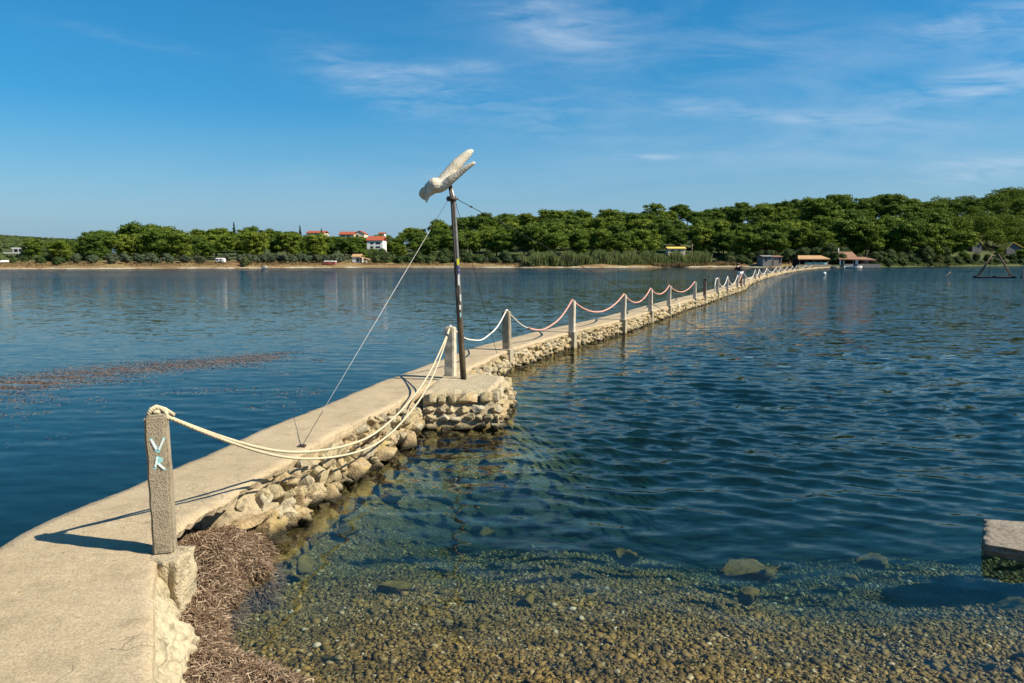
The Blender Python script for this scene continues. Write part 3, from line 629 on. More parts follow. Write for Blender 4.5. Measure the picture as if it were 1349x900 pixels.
for i, (x, y, h, w, m, foot) in enumerate(POSTS):
    ang = math.atan2(*reversed((float(np.interp(y, ys, -NY * nl * 0 + tx)), 1.0))) if False else -math.atan(float(np.interp(y, ys, tx)))
    look = {'post': 'grey-brown concrete', 'post_pale': 'pale concrete', 'post_red': 'reddish', 'wood': 'dark wooden'}[m]
    if i == 0: lab = 'nearest concrete post, grimy, with pale blue painted letters, at the deck edge'; ang = R(14)
    elif i == 1: lab = 'pale concrete post on the square plinth, right beside the bird pole'
    else: lab = '%s post, %s from the near end' % (look, ORD[i])
    po = empty('concrete_post' if m != 'wood' else 'wooden_post', (x, y, DECK - (0.0 if not foot else 0)), ang, lab, 'post', 'rope posts along the causeway')
    lean = [(-0.012, 0.0), (0.004, 0)][i] if i < 2 else (random.uniform(-.02, .02), random.uniform(-.02, .02))
    bm = post_bm(w, h, lean); me = bpy.data.meshes.new('shaft'); bm.to_mesh(me); bm.free(); roughen(me, 0.006 if i else 0.005, 11)
    link('shaft', me, M[m], po)
    if foot:
        mb = MB(); fw = w * 1.5; mb.box((0, 0, -0.36), (fw, fw * 1.05, 0.76), bev=0.012, taper=0.94); fo = mb.build('footing', M['footing'], po); roughen(fo.data, 0.012, 7)
    TOPS.append(Vector((x, y, DECK + h)) + Vector((lean[0], lean[1], 0)))
    if i == 0:
        # painted letters V and an unclear rune-like A / R on the face turned to the viewer
        f = -w / 2 - 0.006
        def stroke(mb, a, b, wd):
            a = Vector(a); b = Vector(b); d = (b - a).normalized(); n = Vector((-d.y, d.x)) * wd / 2
            P = [a + n * random.uniform(.6, 1.1), b + n * random.uniform(.5, 1.1), b - n * random.uniform(.5, 1.1), a - n * random.uniform(.7, 1.2)]; q = [Vector((p.x, f + 0.004, p.y)) for p in P] + [Vector((p.x, f + 0.012, p.y)) for p in P]
            mb.poly(q, [(0, 1, 2, 3), (7, 6, 5, 4), (0, 4, 5, 1), (1, 5, 6, 2), (2, 6, 7, 3), (3, 7, 4, 0)])
        S1 = [((-0.036, 0.645), (-0.004, 0.572)), ((0.032, 0.645), (-0.004, 0.568))]
        S2 = [((-0.006, 0.545), (-0.022, 0.478)), ((-0.012, 0.545), (0.016, 0.525)), ((0.016, 0.525), (-0.012, 0.508)), ((-0.008, 0.51), (0.032, 0.47))]
        for S_, sk in ((S1, (0, 1)), (S2, (0, 3))):
            mb = MB(); f = -w / 2 - 0.005
            for a, b in S_: stroke(mb, a, b, 0.017); f -= 0.0004
            lt = mb.build('painted_letter', M['blue_paint'], po); mb = MB(); f = -w / 2 - 0.0085
            for q in sk:
                a, b = Vector(S_[q][0]), Vector(S_[q][1]); stroke(mb, a.lerp(b, 0.08), a.lerp(b, 0.8), 0.010); f -= 0.0004
            mb.build('white_fill', M['white_paint'], lt)
    if m == 'wood':
        mb = MB(); mb.ball((0.06, 0, h - 0.02), 0.06, 2, (1, 1, 0.8)); mb.box((0, 0, h + 0.01), (w * 1.2, w * 1.2, 0.03), bev=0.01); mb.build('cap', M['darkwood'], po)

# ------------------------------------------------------------------ ropes
def sagpts(a, b, sag, n=28, side=0.0, wob=0.0):
    t = (b - a); nn = Vector((t.y, -t.x, 0)).normalized(); out = []
    for i in range(n + 1):
        s = i / n; p = a.lerp(b, s); q = 4 * s * (1 - s); out.append(p + Vector((0, 0, -sag * q + wob * math.sin(s * 23))) + nn * (side * q + wob * math.sin(s * 17)))
    return out
def wrap(mb, c, w, r, z, turns=1, loose=0.008):
    pts = []
    n = 28 * turns
    for i in range(n + 1):
        a = 2 * math.pi * i / 28; k = 1 / max(abs(math.cos(a)), abs(math.sin(a))); k = min(k, 1.22)
        pts.append((c.x + math.cos(a) * (w / 2 + r + loose) * k, c.y + math.sin(a) * (w / 2 + r + loose) * k, z + 0.02 * i / 28 * 2 + 0.006 * math.sin(a * 3)))
    mb.tube(pts, r, 7)
def rope(i, j, sag, r, mat, label, side=0.03, split=None, double=False, dz=0.0):
    a = TOPS[i] + Vector((0, 0, 0.012 + dz)); b = TOPS[j] + Vector((0, 0, 0.012 + dz)); o = empty('rope', (a.x, a.y, a.z), 0, label, 'rope', 'ropes slung between the posts')
    n = 40 if i < 2 else 24
    pts = sagpts(a, b, sag, n, side, 0.004 if i < 3 else 0.0)
    if split:
        k = int(n * split); mb = MB(); mb.tube(pts[:k + 1], r * 0.6, 8); local(mb.build('strand', M['rope_white'], o)); mb = MB(); mb.tube(pts[k:], r, 8); local(mb.build('strand', M['rope_red'], o))
        mb = MB(); mb.ball(pts[k], r * 1.9, 2, (1.2, 1.2, 1)); mb.tube([pts[k], pts[k] + Vector((-.05, 0, -.04))], r * .5, 6); local(mb.build('knot', M['wood'], o))
    else:
        mb = MB(); mb.tube(pts, r, 9); local(mb.build('strand', M[mat], o))
    mb = MB(); mb.ball(a + Vector((0.0, 0, 0.0)), r * 1.5, 2, (1.2, 1.2, 0.8))
    local(mb.build('hitch', M[mat if not split else 'rope_white'], o)); return o
rope(0, 1, 0.80, 0.0108, 'rope', 'upper of the two thick cream ropes sagging from the nearest post to the plinth post', 0.05)
r2 = rope(0, 1, 0.865, 0.0098, 'rope', 'lower of the two thick cream ropes sagging from the nearest post to the plinth post', 0.12)
for c in list(r2.children):
    if c.name.startswith('hitch'):
        pass
mb = MB(); t0 = TOPS[0]; 
mb.tube([t0 + Vector((-0.035, -0.03, 0.0)), t0 + Vector((-0.02, -0.01, 0.03)), t0 + Vector((0.0, 0.0, 0.04)), t0 + Vector((0.03, 0.03, 0.02)), t0 + Vector((0.06, 0.07, -0.02))], 0.013, 8)
mb.tube([t0 + Vector((-0.03, 0.02, 0.0)), t0 + Vector((0.0, 0.03, 0.025)), t0 + Vector((0.04, 0.02, 0.012)), t0 + Vector((0.06, 0.0, -0.03))], 0.011, 8)
ro = local(mb.build('loop', M['rope'], r2))
rope(1, 2, 0.35, 0.0115, 'rope_white', 'white rope hanging behind the bird pole, from plinth post to the next post', 0.0)
rope(2, 3, 0.50, 0.018, 'rope_red', 'rope whose first third is thin and white and the rest thick and salmon red', 0.0, split=0.32)
names = [(3, 4, 0.37, 'salmon red rope in the longest red span, between the fourth and fifth posts'), (4, 5, 0.33, 'salmon red rope between the fifth and sixth posts from the near end'), (5, 6, 0.24, 'short salmon red rope between the sixth and seventh posts'), (6, 7, 0.33, 'last salmon red rope before the rope-less dark post')]
for i, j, s, lab in names: rope(i, j, s, 0.02, 'rope_red', lab, 0.0)
for i in range(9, 23):
    if i in (12,): continue
    a, b = TOPS[i], TOPS[i + 1]; L = (b - a).length
    rope(i, i + 1, min(0.55, 0.08 * L + 0.12), 0.022 if i < 14 else 0.035, 'rope_red' if i == 11 else 'rope_white', '%s rope far along the causeway, spanning from the %s to the %s post' % ('pinkish' if i == 11 else 'whitish', ORD[i], ORD[i + 1]), 0.0)
# loose rope end hanging from the tenth post
a = TOPS[9]; mb = MB(); mb.tube([a + Vector((0, 0, 0.02)), a + Vector((-0.12, -0.1, -0.03)), a + Vector((-0.22, -0.3, -0.3)), a + Vector((-0.28, -0.5, -0.62))], 0.025, 7)
o = mb.build('rope', M['rope_white']); tag(o, 'loose white rope end hanging down from the tenth post towards the deck', 'rope', 'ropes slung between the posts')

# ------------------------------------------------------------------ bird sculpture
def m_bird():
    t = NT('sculpture_stone'); p = t.co(); v = t.vor(p, 55); n = t.noise(p, 9, 4); c = t.ramp(n, [(0.3, (0.60, 0.52, 0.38)), (0.7, (0.72, 0.66, 0.54))]); c = t.mix(t.rng(v, 0.2, 0.7, 0, 0.15), c, (0.36, 0.29, 0.20))
    t.bsdf(c, 0.9, t.bump(t.math('ADD', v, t.noise(p, 80, 3)), 0.35, 0.01), 0, 0.15); return t.m
M['bird'] = m_bird()
YB = 10.0
bird = empty('bird_sculpture', (-0.63, 10.0, DECK), 0, 'rough white stone bird diving beak-down on top of a tall dark metal pole', 'sculpture')
def zp(px, py, dy=0.0): return gy(530 + px / 8.185, 180 + py / 8.185, YB + dy)
def build_bird():
    mb = MB()
    def limb(pts, n=14):
        P = [zp(x, y, d) for (x, y, r, d) in pts]; rr = [r / 8.185 * YB / 1000 for (_, _, r, _) in pts]
        # catmull smoothing
        Q = []; RR = []
        for i in range(len(P) - 1):
            p0, p1, p2, p3 = P[max(0, i - 1)], P[i], P[i + 1], P[min(len(P) - 1, i + 2)]; r0, r1, r2_, r3 = rr[max(0, i - 1)], rr[i], rr[i + 1], rr[min(len(P) - 1, i + 2)]
            for k in range(5):
                s = k / 5; q = 0.5 * ((2 * p1) + (p2 - p0) * s + (2 * p0 - 5 * p1 + 4 * p2 - p3) * s * s + (3 * p1 - p0 - 3 * p2 + p3) * s ** 3)
                Q.append(q); RR.append(r1 + (r2_ - r1) * s)
        Q.append(P[-1]); RR.append(rr[-1]); mb.tube(Q, RR, n)
        mb.ball(Q[-1], RR[-1], 2); mb.ball(Q[0], RR[0], 2)
    # body: breast, back, rump
    limb([(300, 545, 62, 0), (345, 528, 84, 0), (400, 530, 76, 0), (455, 510, 62, 0), (520, 470, 45, 0), (580, 410, 30, 0)])
    # head tucked down with beak
    limb([(330, 560, 60, 0), (290, 600, 50, -0.01), (268, 650, 26, -0.015), (260, 700, 12, -0.015), (259, 722, 4, -0.015)])
    # far wing tip showing as shaded bump on the left
    limb([(300, 560, 55, 0.07), (240, 590, 48, 0.12), (212, 620, 36, 0.14), (226, 655, 24, 0.13), (240, 680, 10, 0.12)])
    # long raised wing and lower one
    limb([(420, 490, 60, 0.02), (500, 400, 62, 0.05), (580, 310, 62, 0.07), (660, 230, 50, 0.09), (715, 180, 40, 0.10), (745, 160, 26, 0.10)])
    limb([(440, 540, 50, -0.03), (530, 460, 46, -0.06), (610, 400, 36, -0.08), (700, 330, 28, -0.10), (765, 290, 20, -0.11), (782, 284, 12, -0.11)])
    o = mb.build('figure', M['bird'], bird); local(o)
    r = o.modifiers.new('remesh', 'REMESH'); r.mode = 'VOXEL'; r.voxel_size = 0.009; r.use_smooth_shade = True
    s = o.modifiers.new('smooth', 'SMOOTH'); s.iterations = 6; s.factor = 0.6
    tx_ = bpy.data.textures.new('lump', 'CLOUDS'); tx_.noise_scale = 0.022; d = o.modifiers.new('disp', 'DISPLACE'); d.texture = tx_; d.strength = 0.004; d.mid_level = 0.5; d.texture_coords = 'GLOBAL'
build_bird()
base = Vector((-0.63, 10.0, DECK + 0.02)); top = gy(598, 262, YB); top2 = gy(593, 243, YB)
mb = MB(); mb.tube([base, base.lerp(top, 0.5), top, top2], [0.026, 0.023, 0.022, 0.022], 12); local(mb.build('pole', M['steel'], bird))
mb = MB(); dx = Vector((-0.036, -0.010, 0)); mb.tube([base + dx, base.lerp(top, 0.5) + dx, top + dx * 0.8, top2 + dx * 0.4], [0.020, 0.018, 0.018, 0.016], 10); local(mb.build('pole', M['steel_dark'], bird))
mb = MB(); mb.box(base + Vector((-0.02, 0, 0.0)), (0.26, 0.2, 0.014), bev=0.003); local(mb.build('base_plate', M['steel_dark'], bird))
mb = MB(); mb.tube([top + Vector((-0.03, 0, -0.03)), top + Vector((-0.03, 0, 0.03))], 0.062, 14); mb.tube([top + Vector((-0.10, 0, 0.0)), top + Vector((0.06, 0, 0.0))], 0.012, 8); local(mb.build('collar', M['steel_dark'], bird))
def sticker(u0, v0, v1, mat, off=0, wd=0.03):
    c0 = gy(u0, v0, YB - 0.045); c1 = gy(u0 + 0.3, v1, YB - 0.045); mb = MB(); mb.poly([c0 + Vector((-wd / 2, 0, 0)), c0 + Vector((wd / 2, 0.003, 0)), c1 + Vector((wd / 2, 0.003, 0)), c1 + Vector((-wd / 2, 0, 0)), c0 + Vector((-wd / 2, .012, 0)), c0 + Vector((wd / 2, 0.012, 0)), c1 + Vector((wd / 2, 0.012, 0)), c1 + Vector((-wd / 2, .012, 0))],
        [(0, 1, 2, 3), (0, 4, 5, 1), (1, 5, 6, 2), (2, 6, 7, 3), (3, 7, 4, 0)]); local(mb.build('sticker', M[mat], bird))
sticker(603.2, 341, 349, 'sticker_yellow'); sticker(603.6, 351, 355, 'sticker_blue'); sticker(604.2, 362, 376, 'white_paint', wd=0.022); sticker(604.6, 357, 360, 'sticker_blue'); sticker(606.5, 388, 397, 'white_paint', wd=0.016); sticker(606.0, 402, 408, 'white_paint', wd=0.02); sticker(606.6, 412, 418, 'blue_paint', wd=0.016)

def wire(name, pts, r, mat, label):
    mb = MB(); mb.tube(pts, r, 6); o = mb.build(name, M[mat]); tag(o, label, 'wire', 'guy wires of the bird pole'); return o
a = top + Vector((0.03, 0, 0)); wr = empty('guy_wire', a, 0, 'dark cable running from the bird pole down to the right into the open water', 'wire', 'guy wires of the bird pole')
e_ = gz(1105, 523, 0); e_.z = -0.05
mb = MB(); mb.tube([a, a.lerp(e_, 0.5) + Vector((0, 0, -0.03)), e_], 0.0045, 6); local(mb.build('cable', M['wire_dark'], wr)); mb = MB()
for s in (0.035, 0.11): mb = MB(); mb.ball(a.lerp(e_, s), 0.013, 2, (1.6, 1, 1)); local(mb.build('clamp', M['steel_dark'], wr))
a = top + Vector((-0.08, 0, -0.02)); b = Vector((-1.80, 6.38, DECK + 0.01)); m1 = a.lerp(b, 0.17)
wr = empty('guy_wire', b, 0, 'pale cord from the bird pole down left to the deck edge', 'wire', 'guy wires of the bird pole')
mb = MB(); mb.tube([a, m1], 0.0025, 5); local(mb.build('cable', M['wire_dark'], wr)); mb = MB(); mb.tube([m1, a.lerp(b, 0.9)], 0.002, 6); local(mb.build('cord', M['wire_pale'], wr)); mb = MB(); mb.tube([a.lerp(b, 0.9), b], 0.003, 6); local(mb.build('cable', M['wire_dark'], wr))  # lower end of the cord coloured dark to imitate its backlit look over the deck
mb = MB(); mb.box(b, (0.06, 0.05, 0.02), bev=0.004); local(mb.build('anchor', M['steel_dark'], wr))
a = top + Vector((0.02, 0, -0.03)); wire('guy_wire', [a, Vector((-0.26, 13.0, DECK))], 0.004, 'wire_dark', 'thin dark cable from the bird pole down to the deck near the third post')

# ------------------------------------------------------------------ seabed, water, shore
def sax(lo, hi, c, s0, g):
    out = [c]; 
    while out[-1] < hi: out.append(out[-1] + max(s0, g * abs(out[-1] - c)))
    lft = [c]
    while lft[-1] > lo: lft.append(lft[-1] - max(s0, g * abs(lft[-1] - c)))
    return np.array(lft[::-1][:-1] + out)
def bed_z(x, y):
    xr = np.interp(y, RE[:, 1], RE[:, 0]); xr = np.where(y < 4, np.interp(y, [-0.6, 1.2, 1.95, 2.58, 3.07, 3.52, 4.0], [0, -.7, -1.02, -1.3, -1.53, -1.74, -1.955]), xr)
    w = np.where(y < 4, 1.2, 0.8)
    s = y - (3.12 + 0.10 * np.sin(x * 1.9 + 1) - 0.03 * x * (x > 0)) - sst(y, 3.8, 5.2) * (0.22 * np.sin(x * 1.05 + 2.2) + 0.14 * np.sin(x * 2.7 + y) + 0.06 * np.sin(x * 6.1))
    z = np.interp(s, [-300, -60, -3, -1, 0, 0.3, 1.0, 1.6, 2.4, 4.5, 7, 12, 30, 200, 400], [12, 2, .5, .16, .0, -.045, -.14, -.25, -.44, -.92, -1.35, -1.9, -2.6, -4, -4])
    dist = np.maximum(x - xr, 0); z = np.where((y > 4) & (x > xr), np.maximum(z, -0.20 - 0.38 * dist), z); dp = np.hypot(np.maximum(np.abs(x + 0.5) - 0.55, 0), np.maximum(np.abs(y - 9.6) - 1.0, 0)); z = np.maximum(z, -0.26 - 0.5 * dp)
    dl = np.maximum(xr - w - x, 0); zl = np.interp(dl, [0, 1, 4, 30], [-.5, -.9, -1.4, -3]); 
    zl = np.where(y < 1, np.maximum(zl, np.interp(y, [-4, 1], [0.3, -1.2])), zl)
    z = np.where(x < xr - w * 0.5, np.minimum(z, zl), z)
    return z
def bed_n(x, y): return bed_z(x, y) + 0.012 * np.sin(x * 3.1 + y * 1.7) * np.sin(y * 4.3 - x) * (y > 0)
def bed():
    X = sax(-900, 900, 1.2, 0.09, 0.06); Y = sax(-300, 700, 4.2, 0.09, 0.06); XX, YY = np.meshgrid(X, Y, indexing='ij'); Z = bed_z(XX, YY)
    Z = bed_n(XX, YY)
    V = np.stack([XX, YY, Z], -1).reshape(-1, 3); return np_mesh('seabed', V, grid_faces(len(X), len(Y)), 4)
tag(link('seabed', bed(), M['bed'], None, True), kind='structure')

def water():
    X = sax(-1500, 1500, 1.0, 0.035, 0.016); Y = sax(-40, 900, 6.0, 0.026, 0.010)
    X = X[(X > -1500) & (X < 1500)]; XX, YY = np.meshgrid(X, Y, indexing='ij')
    dx = np.gradient(X)[:, None]; dy = np.gradient(Y)[None, :]; sp = np.maximum(dx, dy)
    xr = np.interp(YY, RE[:, 1], RE[:, 0]); right = sst(XX - xr, -0.5, 0.5)
    lee = 0.30 + 0.70 * sst(XX - xr, 0.1, 2.6)                                   # calmer close to the wall
    shore = 0.16 + 0.84 * sst(YY, 4.0, 8.5)
    amp = right * lee * shore + (1 - right) * 0.10
    Z = np.zeros_like(XX); DX = np.zeros_like(XX); DY = np.zeros_like(XX); r = np.random.default_rng(3); sp = np.maximum(dy, dx * 0.6)
    for k in range(72):
        lam = 0.13 * (0.58 / 0.13) ** (r.uniform() ** 0.85); th = R(250) + r.normal() * R(24); ux, uy = math.cos(th), math.sin(th); kk = 2 * math.pi / lam
        a = 0.029 / kk * r.uniform(0.5, 1.4); ph = r.uniform(0, 6.28); fade = np.clip((lam / sp - 3.0) / 3, 0, 1)
        warp = 1.1 * np.sin(XX * r.uniform(0.5, 1.6) + YY * r.uniform(-.6, .9) + ph) ; p_ = kk * (ux * XX + uy * YY) + ph + warp
        Z += a * fade * np.sin(p_); DX += a * fade * ux * np.cos(p_); DY += a * fade * uy * np.cos(p_)
    patch = 1 + 0.35 * np.sin(XX * .9 + .5 * YY) * np.sin(YY * .7 - XX * .3)
    amp = amp * WAVE_GEO * patch; Z = Z * amp; XX0, YY0 = XX, YY; XX = XX + DX * amp * 1.3; YY = YY + DY * amp * 1.3
    V = np.stack([XX, YY, Z], -1).reshape(-1, 3); nx, ny = XX.shape; F = grid_faces(nx, ny)
    chop = (right * (0.35 + 0.65 * lee) * (0.10 + 0.90 * shore)); 
    # sheltered water left of the causeway, livelier again far out and to the left
    chop = chop + (1 - right) * (0.14 + 0.12 * sst(YY, 12, 22) + 0.55 * sst(YY, 26, 60) * sst(-XX + 0.18 * YY, 0, 12) + 0.15 * sst(-XX - 0.15 * YY, 0, 25) * sst(YY, 18, 60))
    chop = chop * (1 + 1.5 * sst(YY, 35, 130))
    b0 = len(V); x0, x1, y0, y1 = X[0], X[-1], Y[0], Y[-1]
    # skirts closing the volume
    bot = np.array([(x0, y0, -8), (x1, y0, -8), (x1, y1, -8), (x0, y1, -8)]); V = np.vstack([V, bot])
    me = bpy.data.meshes.new('sea'); 
    top_faces = F.tolist()
    iy = lambda i, j: i * ny + j
    left = [iy(0, j) for j in range(ny)]; rightv = [iy(nx - 1, j) for j in range(ny)]; front = [iy(i, 0) for i in range(nx)]; back = [iy(i, ny - 1) for i in range(nx)]
    faces = top_faces + [left + [b0 + 3, b0], rightv[::-1] + [b0 + 1, b0 + 2], front[::-1] + [b0, b0 + 1], back + [b0 + 2, b0 + 3], [b0, b0 + 3, b0 + 2, b0 + 1]]
    me.from_pydata(V.tolist(), [], faces); me.update()
    at = me.attributes.new('chop', 'FLOAT', 'POINT'); at.data.foreach_set('value', np.concatenate([chop.ravel(), np.zeros(4)]).astype(np.float32))
    bm = bmesh.new(); bm.from_mesh(me); bmesh.ops.recalc_face_normals(bm, faces=bm.faces[:]); bm.to_mesh(me); bm.free()
    me.polygons.foreach_set('use_smooth', [True] * (len(me.polygons) - 5) + [False] * 5)
    return me
WAVE_GEO = 1.0
tag(link('sea', water(), M['water']), kind='structure')

# far shore terrain in (azimuth, distance beyond the shoreline)
DU = [-1500, -400, 0, 340, 420, 500, 600, 700, 820, 960, 1100, 1200, 1349, 1700, 2800]; DS = [70, 120, 184, 213, 232, 246, 246, 236, 245, 268, 249, 285, 340, 420, 500]
def shore_d(a): return np.interp(674.5 + 1000 * np.asarray(a), DU, DS)
HU = [-1500, -400, 0, 110, 150, 200, 350, 500, 540, 600, 650, 700, 800, 850, 900, 1000, 1060, 1200, 1280, 1349, 1700, 2800]
VT = [312, 312, 312, 318, 309, 303, 300, 306, 299, 291, 287, 285, 285, 281, 277, 274, 264, 265, 262, 251, 250, 250]
def ridge(a):
    u = 674.5 + 1000 * np.asarray(a); v = np.interp(u, HU, VT); yr = shore_d(a) + np.where(u < 110, 330, 150); th = np.where(u < 110, 1.5, np.where(u > 1000, 11.0, 9.0)); return np.maximum((345 - v) / 1000 * yr + 2 - th, 2.0)
def terr(a, t):
    a = np.asarray(a, float); t = np.asarray(t, float); u = 674.5 + 1000 * a; L = np.where(u < 110, 330, 150.0)
    z = np.interp(t, [-60, -6, 0, 2.5, 5, 14, 30], [-6, -1.2, -0.05, 0.45, 0.9, 1.5, 2.0]); hill = (ridge(a) - 2.0) * sst(t, 18, L) ; hill = hill * (1 - 0.5 * sst(t, L + 60, L + 900) * (u >= 110))
    return z + hill
def terrain():
    A = np.linspace(-2.2, 2.4, 420); T = np.concatenate([np.linspace(-60, 0, 14), np.linspace(0.8, 30, 26), np.linspace(34, 420, 70), np.geomspace(450, 5000, 16)]); AA, TT = np.meshgrid(A, T, indexing='ij')
    jit = 2.2 * np.sin(AA * 37) + 1.3 * np.sin(AA * 91 + 1) + 0.8 * np.sin(AA * 260); YY = shore_d(AA) + TT + jit * (1 - sst(TT, 10, 60)); XX = AA * YY; Z = terr(AA, TT)
    Z = Z + (0.25 * np.sin(XX * 0.31 + YY * 0.2) + 0.15 * np.sin(XX * 0.83 - YY * 0.4)) * sst(TT, 1, 12)
    V = np.stack([XX, YY, Z], -1).reshape(-1, 3); return np_mesh('hills', V, grid_faces(len(A), len(T)), 4)
tag(link('hills', terrain(), M['shore'], None, True), kind='structure')
def ground(u, Y):
    a = (u - 674.5) / 1000; return Vector((a * Y, Y, float(terr(a, Y - float(shore_d(a))))))

# ------------------------------------------------------------------ trees
def leafcloud(lobes, per, size, flat=0.6, seed=0):
    r = np.random.default_rng(seed); Vs = []; n_tot = 0
    for (c, rad) in lobes:
        rad = np.array(rad); n = int(per * (rad[0] * rad[1] * rad[2]) ** (2 / 3) ); d = r.normal(size=(n, 3)); d /= np.linalg.norm(d, axis=1)[:, None]
        bulge = 1 + 0.16 * np.sin(d @ r.normal(size=3) * 4 + r.uniform(0, 6)) + 0.12 * np.sin(d @ r.normal(size=3) * 8); rr = r.uniform(0.80, 1.08, n) * bulge
        P = np.array(c) + d * rad * rr[:, None]; nn = d + r.normal(size=(n, 3)) * flat; nn /= np.linalg.norm(nn, axis=1)[:, None]
        t = np.cross(nn, r.normal(size=(n, 3))); t /= np.linalg.norm(t, axis=1)[:, None] + 1e-9; b = np.cross(nn, t); s = size * r.uniform(0.6, 1.3, n)[:, None]
        Q = np.stack([P - t * s - b * s * 0.7, P + t * s * 0.8 - b * s * 0.6, P + t * s + b * s * 0.7, P - t * s * 0.7 + b * s], 1); Vs.append(Q.reshape(-1, 3))
    V = np.vstack(Vs); return V, np.arange(len(V)).reshape(-1, 4)
def cores(lobes, k=0.8):
    bm = bmesh.new()
    for (c, rad) in lobes:
        q = bmesh.ops.create_icosphere(bm, subdivisions=2, radius=1)
        for v in q['verts']: n = 1 + 0.15 * n3(v.co * 2 + Vector(c)); v.co = Vector((c[0] + v.co.x * rad[0] * k * n, c[1] + v.co.y * rad[1] * k * n, c[2] + v.co.z * rad[2] * k * n))
    me = bpy.data.meshes.new('c'); bm.to_mesh(me); bm.free(); V = np.array([v.co[:] for v in me.vertices]); F = np.array([list(p.vertices) for p in me.polygons]); bpy.data.meshes.remove(me); return V, F
def crown_mesh(lobes, per, size, seed, flat=0.6, core=0.78):
    V, F = leafcloud(lobes, per, size, flat, seed); CV, CF = cores(lobes, core)
    F2 = np.hstack([CF, CF[:, :1]])  # triangles stay triangles below
    me = bpy.data.meshes.new('crown'); allV = np.vstack([V, CV]); faces = F.tolist() + (CF + len(V)).tolist(); me.from_pydata(allV.tolist(), [], faces); me.update(); return me
def trunk_mesh(h, r, lobes, seed):
    rr = random.Random(seed); mb = MB(); top = Vector((rr.uniform(-.6, .6), rr.uniform(-.5, .5), h)); mid = Vector((rr.uniform(-.3, .3), 0, h * .5)); mb.tube([(0, 0, -0.6), (0, 0, 0.4), mid, top], [r * 1.3, r, r * .8, r * .5], 7)
    for (c, rad) in lobes[::2]: mb.tube([mid.lerp(top, rr.uniform(0.1, 0.9)), Vector(c)], [r * .4, r * .15], 5, cap=False)
    bmesh.ops.recalc_face_normals(mb.bm, faces=mb.bm.faces[:]); me = bpy.data.meshes.new('trunk'); mb.bm.to_mesh(me); mb.bm.free(); return me
PINES = []
for s in range(9):
    rr = random.Random(100 + s); H = 9.0; lobes = []; spread = rr.uniform(3.3, 4.6); low = rr.choice([1.8, 2.4, 3.4])
    nl_ = rr.randint(20, 27); squash = rr.uniform(0.42, 0.62)
    for i in range(nl_):
        t = i / nl_; ang = i * 2.4 + rr.uniform(-.4, .4); z = low + (H - low - 0.9) * (t ** 0.8); rad = spread * math.sqrt(max(0.02, 1 - ((z - low - 1) / (H - low)) ** 2)) * rr.uniform(0.45, 0.95) * (0.75 if t < .15 else 1)
        lr = rr.choice([rr.uniform(.7, 1.1), rr.uniform(1.1, 1.9)]); lobes.append(((math.cos(ang) * rad, math.sin(ang) * rad, z), (lr * rr.uniform(1.0, 1.4), lr * rr.uniform(1, 1.3), lr * squash * rr.uniform(0.85, 1.3))))
    lobes.append(((0.3, 0, H - 1.5), (1.7, 1.5, 0.9))); lobes.append(((0, 0, (low + H) / 2), (2.2, 2.2, 1.7)))
    cm = crown_mesh(lobes, 105, 0.165, 100 + s, 0.85, 0.7); tm = trunk_mesh(H * .75, 0.24, lobes, s); cm.materials.append(M['pine']); tm.materials.append(M['bark']); PINES.append((cm, tm))
def small_tree(seed, n, spread, H, low, per, size, mat, rmin, rmax, tr=0.12):
    rr = random.Random(seed); lobes = []
    for i in range(n):
        ang = i * 2.4; z = low + (H - low) * (i / n) * 0.85; rad = spread * rr.uniform(.3, 1) * math.sqrt(max(.05, 1 - (i / n) ** 2)); lr = rr.uniform(rmin, rmax); lobes.append(((math.cos(ang) * rad, math.sin(ang) * rad, z), (lr, lr, lr * .85)))
    cm = crown_mesh(lobes, per, size, seed); cm.materials.append(M[mat]); tm = trunk_mesh(H * .6, tr, lobes, seed); tm.materials.append(M['bark']); return cm, tm
OLIVES = [small_tree(200 + s, 9, 1.2, 2.8, 0.9, 130, 0.10, 'olive', .6, .95) for s in range(3)]
BUSHES = [small_tree(300 + s, 9, 1.5, 2.2, 0.3, 130, 0.11, 'bush', .7, 1.2) for s in range(4)]
BROAD = [small_tree(350 + s, 15, 2.6, 6.0, 1.6, 90, 0.15, 'bush', 1.1, 1.8, .2) for s in range(3)]
def cypress_mesh():
    lobes = [((0, 0, 1 + i * 0.85), (1.0 - i * 0.085, 1.0 - i * 0.085, 0.95)) for i in range(10)]; cm = crown_mesh(lobes, 160, 0.12, 5); cm.materials.append(M['cypress']); tm = trunk_mesh(6, 0.15, lobes[:1], 5); tm.materials.append(M['bark']); return cm, tm
CYP = cypress_mesh()
def plant_tree(name, proto, loc, sc, rz, label, cat, group, zs=1.0):
    o = empty(name, loc, rz, label, cat, group); o.scale = (sc, sc, sc * zs)
    for nm, me in zip(('crown', 'trunk'), proto):
        c = bpy.data.objects.new(nm, me); C.objects.link(c); c.parent = o
    return o
